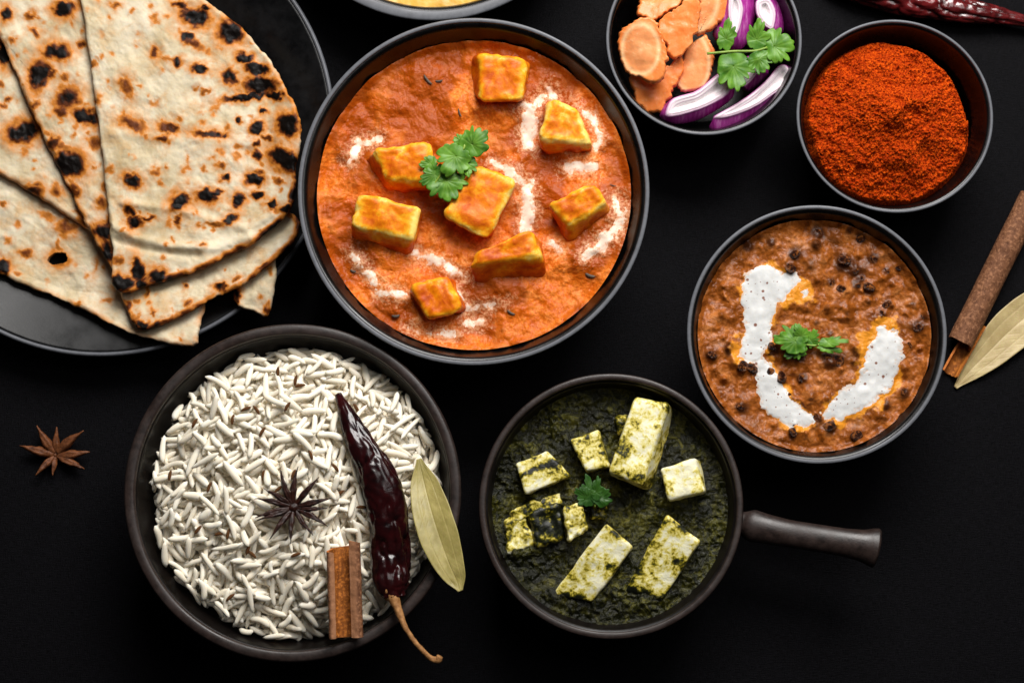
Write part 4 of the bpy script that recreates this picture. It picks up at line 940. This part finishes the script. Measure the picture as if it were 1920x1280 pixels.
r0 = .0060; th_ = np.linspace(math.radians(-38), math.radians(-38 + 420), 26); sp_r = r0 * (1 - .30 * np.linspace(0, 1, 26))
sec2 = np.stack([np.cos(th_) * sp_r * 1.15, np.sin(th_) * sp_r], 1)
quill(KR([212, 925]), KR([690, -40]), sec2, .0066, .0066, M_CINN_I, M_CINN_O, 'rolled brown cinnamon quill lying on the cloth by the lentil bowl', 7, n=90, cut=.04)
quill(KR([140, 1140]), KR([330, 800]), np.array([(-.0046, .0022), (-.003, -.0012), (0, -.0022), (.003, -.0012), (.0050, .0020)]) * .85, .0030, .0042, M_CINN_I, M_CINN_O, 'thin inner cinnamon strip sticking out of the quill by the lentil bowl', 9, n=40)

# ------------------------------------------------------------------ salad
def carrot(outl, z0, tilt, label, core, N=44, thick=.0042, seed=0):
    O = KS(outl); c = O.mean(0); W = at(c[0], c[1], z0)
    def zf(x, y): return z0 + tilt[0] * (x - W[0]) + tilt[1] * (y - W[1])
    def ats(x, y, d, px, py):
        if core is None: return {'core': np.full(len(x), .2) + .2 * (fbm(px / 8, py / 8, 2, seed) - .5)}
        cc = KS(core[:2]); dd = np.hypot((px - cc[0]) / (core[2] * .211), (py - cc[1]) / (core[3] * .211)); return {'core': np.clip(1 - .5 * dd, 0, 1)}
    o = slab('carrot_slice', O, zf, thick, .0009, N, M_CARROT, rough=9, seed=seed, smooth=1, attrs=ats, zref=z0,
             relief=lambda x, y, d: .0006 * (fbm(x * 260, y * 260, 3, seed) - .5) + .0030 * (fbm(x * 80, y * 80, 2, seed) - .5))
    return tag(o, label, 'carrot')
carrot([(280, 665), (450, 560), (600, 590), (765, 478), (772, 560), (742, 725), (600, 930), (572, 1012), (380, 992), (318, 800)], .0300, (-.05, .22), 'ragged carrot slice beneath the round ringed one, tip toward the rim', None, seed=1)
carrot([(868, 350), (1000, 320), (1056, 440), (1042, 600), (980, 742), (820, 828), (706, 822), (740, 600), (780, 440)], .0290, (.2, .1), 'orange carrot slice with darker core next to the onions', (840, 560, 150, 260), seed=2)
carrot([(330, 150), (390, 20), (470, -120), (700, -170), (800, -60), (745, 60), (640, 120), (500, 205), (420, 160)], .0330, (.1, -.25), 'bright carrot slice behind the round ringed one', None, seed=3)
carrot([(890, 0), (940, -120), (1120, -120), (1168, -20), (1152, 140), (1050, 242), (960, 312), (858, 352), (870, 180)], .0355, (-.15, .25), 'carrot slice with crinkled edge beside the upright onion', (880, -40, 190, 300), seed=4)
carrot([(515, 210), (660, 100), (860, -40), (905, 40), (910, 130), (862, 330), (832, 425), (700, 522), (625, 485), (565, 350)], .0390, (.12, .12), 'long pale carrot slice with rough torn end', None, seed=5)
carrot([(180, 480), (185, 340), (225, 235), (345, 150), (480, 165), (560, 270), (612, 400), (628, 600), (565, 715), (490, 752), (380, 700), (250, 630)], .0425, (.15, .22), 'round carrot slice with pale ring and ragged skin edge', (385, 440, 160, 215), seed=6, thick=.0048)
def onion(face, skin, zt, zb, tilt, label, seed=0):
    """cut face on top, purple skin wrapping down to the lower outline (same start corner and direction)"""
    A = resample(KS(face), 120, .6, seed, 1); B = resample(KS(skin), 120, 0, seed, 1); cA = A.mean(0)
    k0 = max(range(0, 120, 2), key=lambda s_: -np.sum((A - np.roll(B, s_, 0) - (cA - B.mean(0))) ** 2)); B = np.roll(B, k0, 0)
    W = at(cA[0], cA[1], zt)
    def zf(P_): return zt + tilt[0] * (P_[:, 0] - W[0]) + tilt[1] * (P_[:, 1] - W[1])
    PA = at(A[:, 0], A[:, 1], zt); PA[:, 2] = zf(PA); PB = at(B[:, 0], B[:, 1], zb)
    PA = at(A[:, 0], A[:, 1], PA[:, 2])
    e = empty('onion_slice', (W[0], W[1], zb)); tag(e, label, 'onion')
    rows = 9; R_ = []
    for j in range(rows):
        t = j / (rows - 1); bul = math.sin(t * math.pi * .5)
        P_ = PA * (1 - bul) + PB * bul; P_[:, 2] = PA[:, 2] * (1 - t) + PB[:, 2] * t; R_.append(P_)
    V = np.vstack(R_); i = np.arange(rows * 120).reshape(rows, 120); i2 = np.roll(i, -1, 1); Q = np.stack([i[:-1], i2[:-1], i2[1:], i[1:]], -1).reshape(-1, 4)
    ar = np.sum(PA[:, 0] * np.roll(PA[:, 1], -1) - PA[:, 1] * np.roll(PA[:, 0], -1))
    if ar > 0: Q = Q[:, ::-1].copy()
    mk('skin', V, Q, M_ONS, e)
    N = 40; r, th, q_ = cgrid(N); idx = th / (2 * np.pi) * 120; Pc = np.vstack([PA, PA[:1]])
    b_ = np.stack([np.interp(idx, np.arange(121), Pc[:, k]) for k in range(3)], 1); c_ = PA.mean(0); X = c_ + r[:, None] * (b_ - c_)
    d = edge_dist(X[:, 0], X[:, 1], PA[:, :2]); dm = d.max()
    X[:, 2] += .0007 * np.cos(d / dm * 3.2 * 2 * np.pi) * ss(0, .12, d / dm) * .35 + .0012 * ss(0, .1, d / dm) - .0028 * ss(.45, 1, d / dm)
    if ar < 0: q_ = q_[:, ::-1].copy()
    mk('cut_face', X, q_, M_ONF, e, attrs={'depth': d / dm})
    return e
onion([(1165, -60), (1255, -60), (1300, 60), (1290, 180), (1255, 290), (1212, 335), (1180, 250), (1155, 120)], [(1120, -60), (1390, -60), (1408, 120), (1372, 290), (1312, 430), (1190, 450), (1060, 380), (1010, 290)], .0370, .0270, (-.2, .15), 'purple onion wedge standing behind the coriander, next to the carrots', 1)
onion([(1410, 0), (1520, -30), (1580, 60), (1592, 160), (1562, 285), (1480, 240), (1415, 150), (1400, 60)], [(1405, -20), (1640, -40), (1692, 120), (1682, 260), (1625, 325), (1500, 300), (1410, 180), (1400, 60)], .0365, .0270, (-.2, .1), 'purple onion wedge with pale layered hollow near the bowl wall', 2)
onion([(1300, 520), (1420, 500), (1470, 600), (1380, 720), (1290, 800), (1270, 650)], [(1290, 500), (1460, 520), (1545, 640), (1450, 745), (1300, 845), (1260, 660)], .0290, .0200, (0, .1), 'purple onion piece mostly hidden under the coriander', 3)
onion([(600, 990), (650, 882), (760, 842), (870, 820), (1000, 715), (1090, 635), (1150, 715), (1205, 772), (1150, 862), (1000, 945), (850, 1002), (700, 1042), (605, 1045)], [(535, 1020), (620, 900), (750, 860), (880, 820), (1000, 740), (1100, 680), (1180, 720), (1225, 800), (1200, 885), (1060, 985), (900, 1070), (720, 1110), (600, 1085)], .0330, .0255, (0, .12), 'white-faced purple onion slice between carrots and the rim slice', 4)
onion([(1000, 1052), (1150, 970), (1350, 850), (1500, 720), (1600, 590), (1660, 565), (1720, 620), (1738, 690), (1680, 762), (1560, 852), (1400, 962), (1250, 1022), (1100, 1065)], [(985, 1110), (1150, 980), (1350, 850), (1500, 720), (1600, 600), (1660, 580), (1730, 640), (1738, 740), (1620, 890), (1460, 1015), (1260, 1125), (1080, 1186), (1008, 1168)], .0340, .0260, (.02, .14), 'long crescent onion slice along the bowl rim facing the powder', 5)

# ------------------------------------------------------------------ coriander sprigs
def leaflet(kk, base, tip, width, zb, zt, mat, parent, seed, droop=.0):
    b = kk(base); t_ = kk(tip); B = at(b[0], b[1], zb); T = at(t_[0], t_[1], zt); D = T - B; L = np.linalg.norm(D); D /= L
    S_ = np.cross(D, [0, 0, 1.]); S_ /= np.linalg.norm(S_); U = np.cross(S_, D); r = np.random.RandomState(seed)
    nt, nr = 181, 12; th = np.linspace(-np.pi, np.pi, nt); A_ = [0, 11, 22, 41, 55, 65, 77, 89, 101, 115, 127, 152, 180]; Rr_ = [.66, .57, .62, .38, .60, .52, .63, .53, .57, .45, .47, .34, .33]
    def side():
        a0 = np.radians(np.array(A_, float)); a0[1:-1] += r.normal(0, .06, 11); r0 = np.array(Rr_); r0[1:-1] *= 1 + r.normal(0, .09, 11); out = np.zeros(nt // 2 + 1); tt_ = np.linspace(0, np.pi, nt // 2 + 1)
        for k in range(12):
            m_ = (tt_ >= a0[k]) & (tt_ <= a0[k + 1]); u = (tt_[m_] - a0[k]) / (a0[k + 1] - a0[k])
            up = r0[k + 1] > r0[k]; w_ = np.sin((u if up else 1 - u) * np.pi / 2) ** .85; out[m_] = (r0[k] + (r0[k + 1] - r0[k]) * w_) if up else (r0[k + 1] + (r0[k] - r0[k + 1]) * w_)
        return out
    rad = np.r_[side()[::-1][:-1], side()]; wmax = np.max(rad * np.sin(th)) * 2; sx = (width * kk.s * PXS) / (wmax * L)
    rr_ = np.linspace(.01, 1, nr)[:, None]; u = .34 + rr_ * rad[None] * np.cos(th)[None]; v = rr_ * rad[None] * np.sin(th)[None] * sx
    lob = np.cos(th * 4.8)[None]; zl = L * (.004 * rr_ ** 1.5 * lob - .16 * (abs(v)) ** 2 - droop * (u - .34) ** 2 + .16 * (fbm(u * 2.5, v * 2.5, 2, seed) - .5))
    P_ = B + (D * (u * L)[..., None]) + S_ * (v * L)[..., None] + U * zl[..., None]
    ve = np.maximum.reduce([np.exp(-((th - a0) * rr_ / .06) ** 2) for a0 in (0, -.38, .38, -1.34, 1.34, -.96, .96, -1.76, 1.76)]) * (1 - .5 * rr_)
    i = np.arange(nr * nt).reshape(nr, nt); Q = np.stack([i[:-1, :-1], i[1:, :-1], i[1:, 1:], i[:-1, 1:]], -1).reshape(-1, 4)
    o = mk('leaf', P_.reshape(-1, 3), Q, mat, parent, attrs={'vein': ve.ravel()})
    s_ = o.modifiers.new('thickness', 'SOLIDIFY'); s_.thickness = .00028; s_.offset = 0
    return o
def sprig(kk, label, z0, leaves, stems, mat, sr=.0006):
    c = kk(leaves[0][0]); W = at(c[0], c[1], z0); e = empty('coriander_sprig', (W[0], W[1], z0)); tag(e, label, 'coriander')
    for i, (b, t_, wd, zb, zt) in enumerate(leaves): leaflet(kk, b, t_, wd, z0 + zb, z0 + zt, mat, e, 60 + i * 7 + int(wd) % 13, .06)
    for S_ in stems:
        p = kk([s[:2] for s in S_]); V, F = tube(spline(np.array([at(q_[0], q_[1], z0 + s[2]) for q_, s in zip(p, S_)]), 16), sr, 8); mk('stem', V, F, M_GSTEM, e)
    return e
ZT = ZC + .0138
sprig(KL, 'bright green coriander sprig on top of the orange paneer curry', ZT,
      [((880, 455), (665, 560), 190, .0012, .0016), ((830, 400), (662, 400), 150, .0014, .0022), ((885, 450), (925, 722), 350, .0014, .0016), ((1050, 330), (1095, 520), 180, .0020, .0024), ((1060, 215), (955, 195), 130, .0020, .0030), ((1055, 300), (1255, 110), 250, .0024, .0046), ((1030, 240), (890, 515), 330, .0042, .0036)],
      [[(1060, 210, .002), (1040, 280, .003), (900, 430, .0016), (770, 612, .0002)]], M_CORI)
sprig(KD, 'small coriander sprig at the centre of the brown lentil curry', ZD + .0035,
      [((880, 640), (1085, 370), 320, .0010, .0030), ((1080, 620), (1655, 545), 200, .0012, .0040), ((1080, 640), (1540, 760), 190, .0008, .0014), ((870, 640), (480, 850), 330, .0016, .0016), ((890, 620), (285, 470), 560, .0020, .0044), ((860, 600), (680, 250), 300, .0024, .0044)],
      [[(860, 630, .0016), (1000, 650, .0014), (1110, 630, .0012)]], M_CORI, .0005)
sprig(KP, 'dark coriander leaf tucked among the spinach paneer', ZP + .0080,
      [((985, 1020), (905, 765), 150, .001, .0022), ((985, 1020), (815, 890), 170, .0012, .0018), ((985, 1020), (1110, 900), 180, .0012, .0018), ((990, 1000), (1015, 785), 120, .0018, .0028)],
      [[(985, 1050, .000), (985, 960, .0012), (970, 880, .0016)]], M_CORI_D, .0005)
sprig(KS, 'coriander sprig lying across the sliced onions', .0405,
      [((1500, 430), (1635, 560), 150, .0006, .0004), ((1130, 445), (1168, 155), 190, .0010, .0040), ((1190, 470), (1245, 820), 310, .0014, .0010), ((1400, 450), (1450, 165), 250, .0018, .0050), ((1400, 460), (1490, 648), 250, .0020, .0016), ((1480, 440), (1748, 365), 330, .0022, .0040)],
      [[(975, 478, .0006), (1080, 470, .0014), (1220, 458, .0018), (1400, 455, .0018), (1510, 425, .0022)]], M_CORI, .0007)
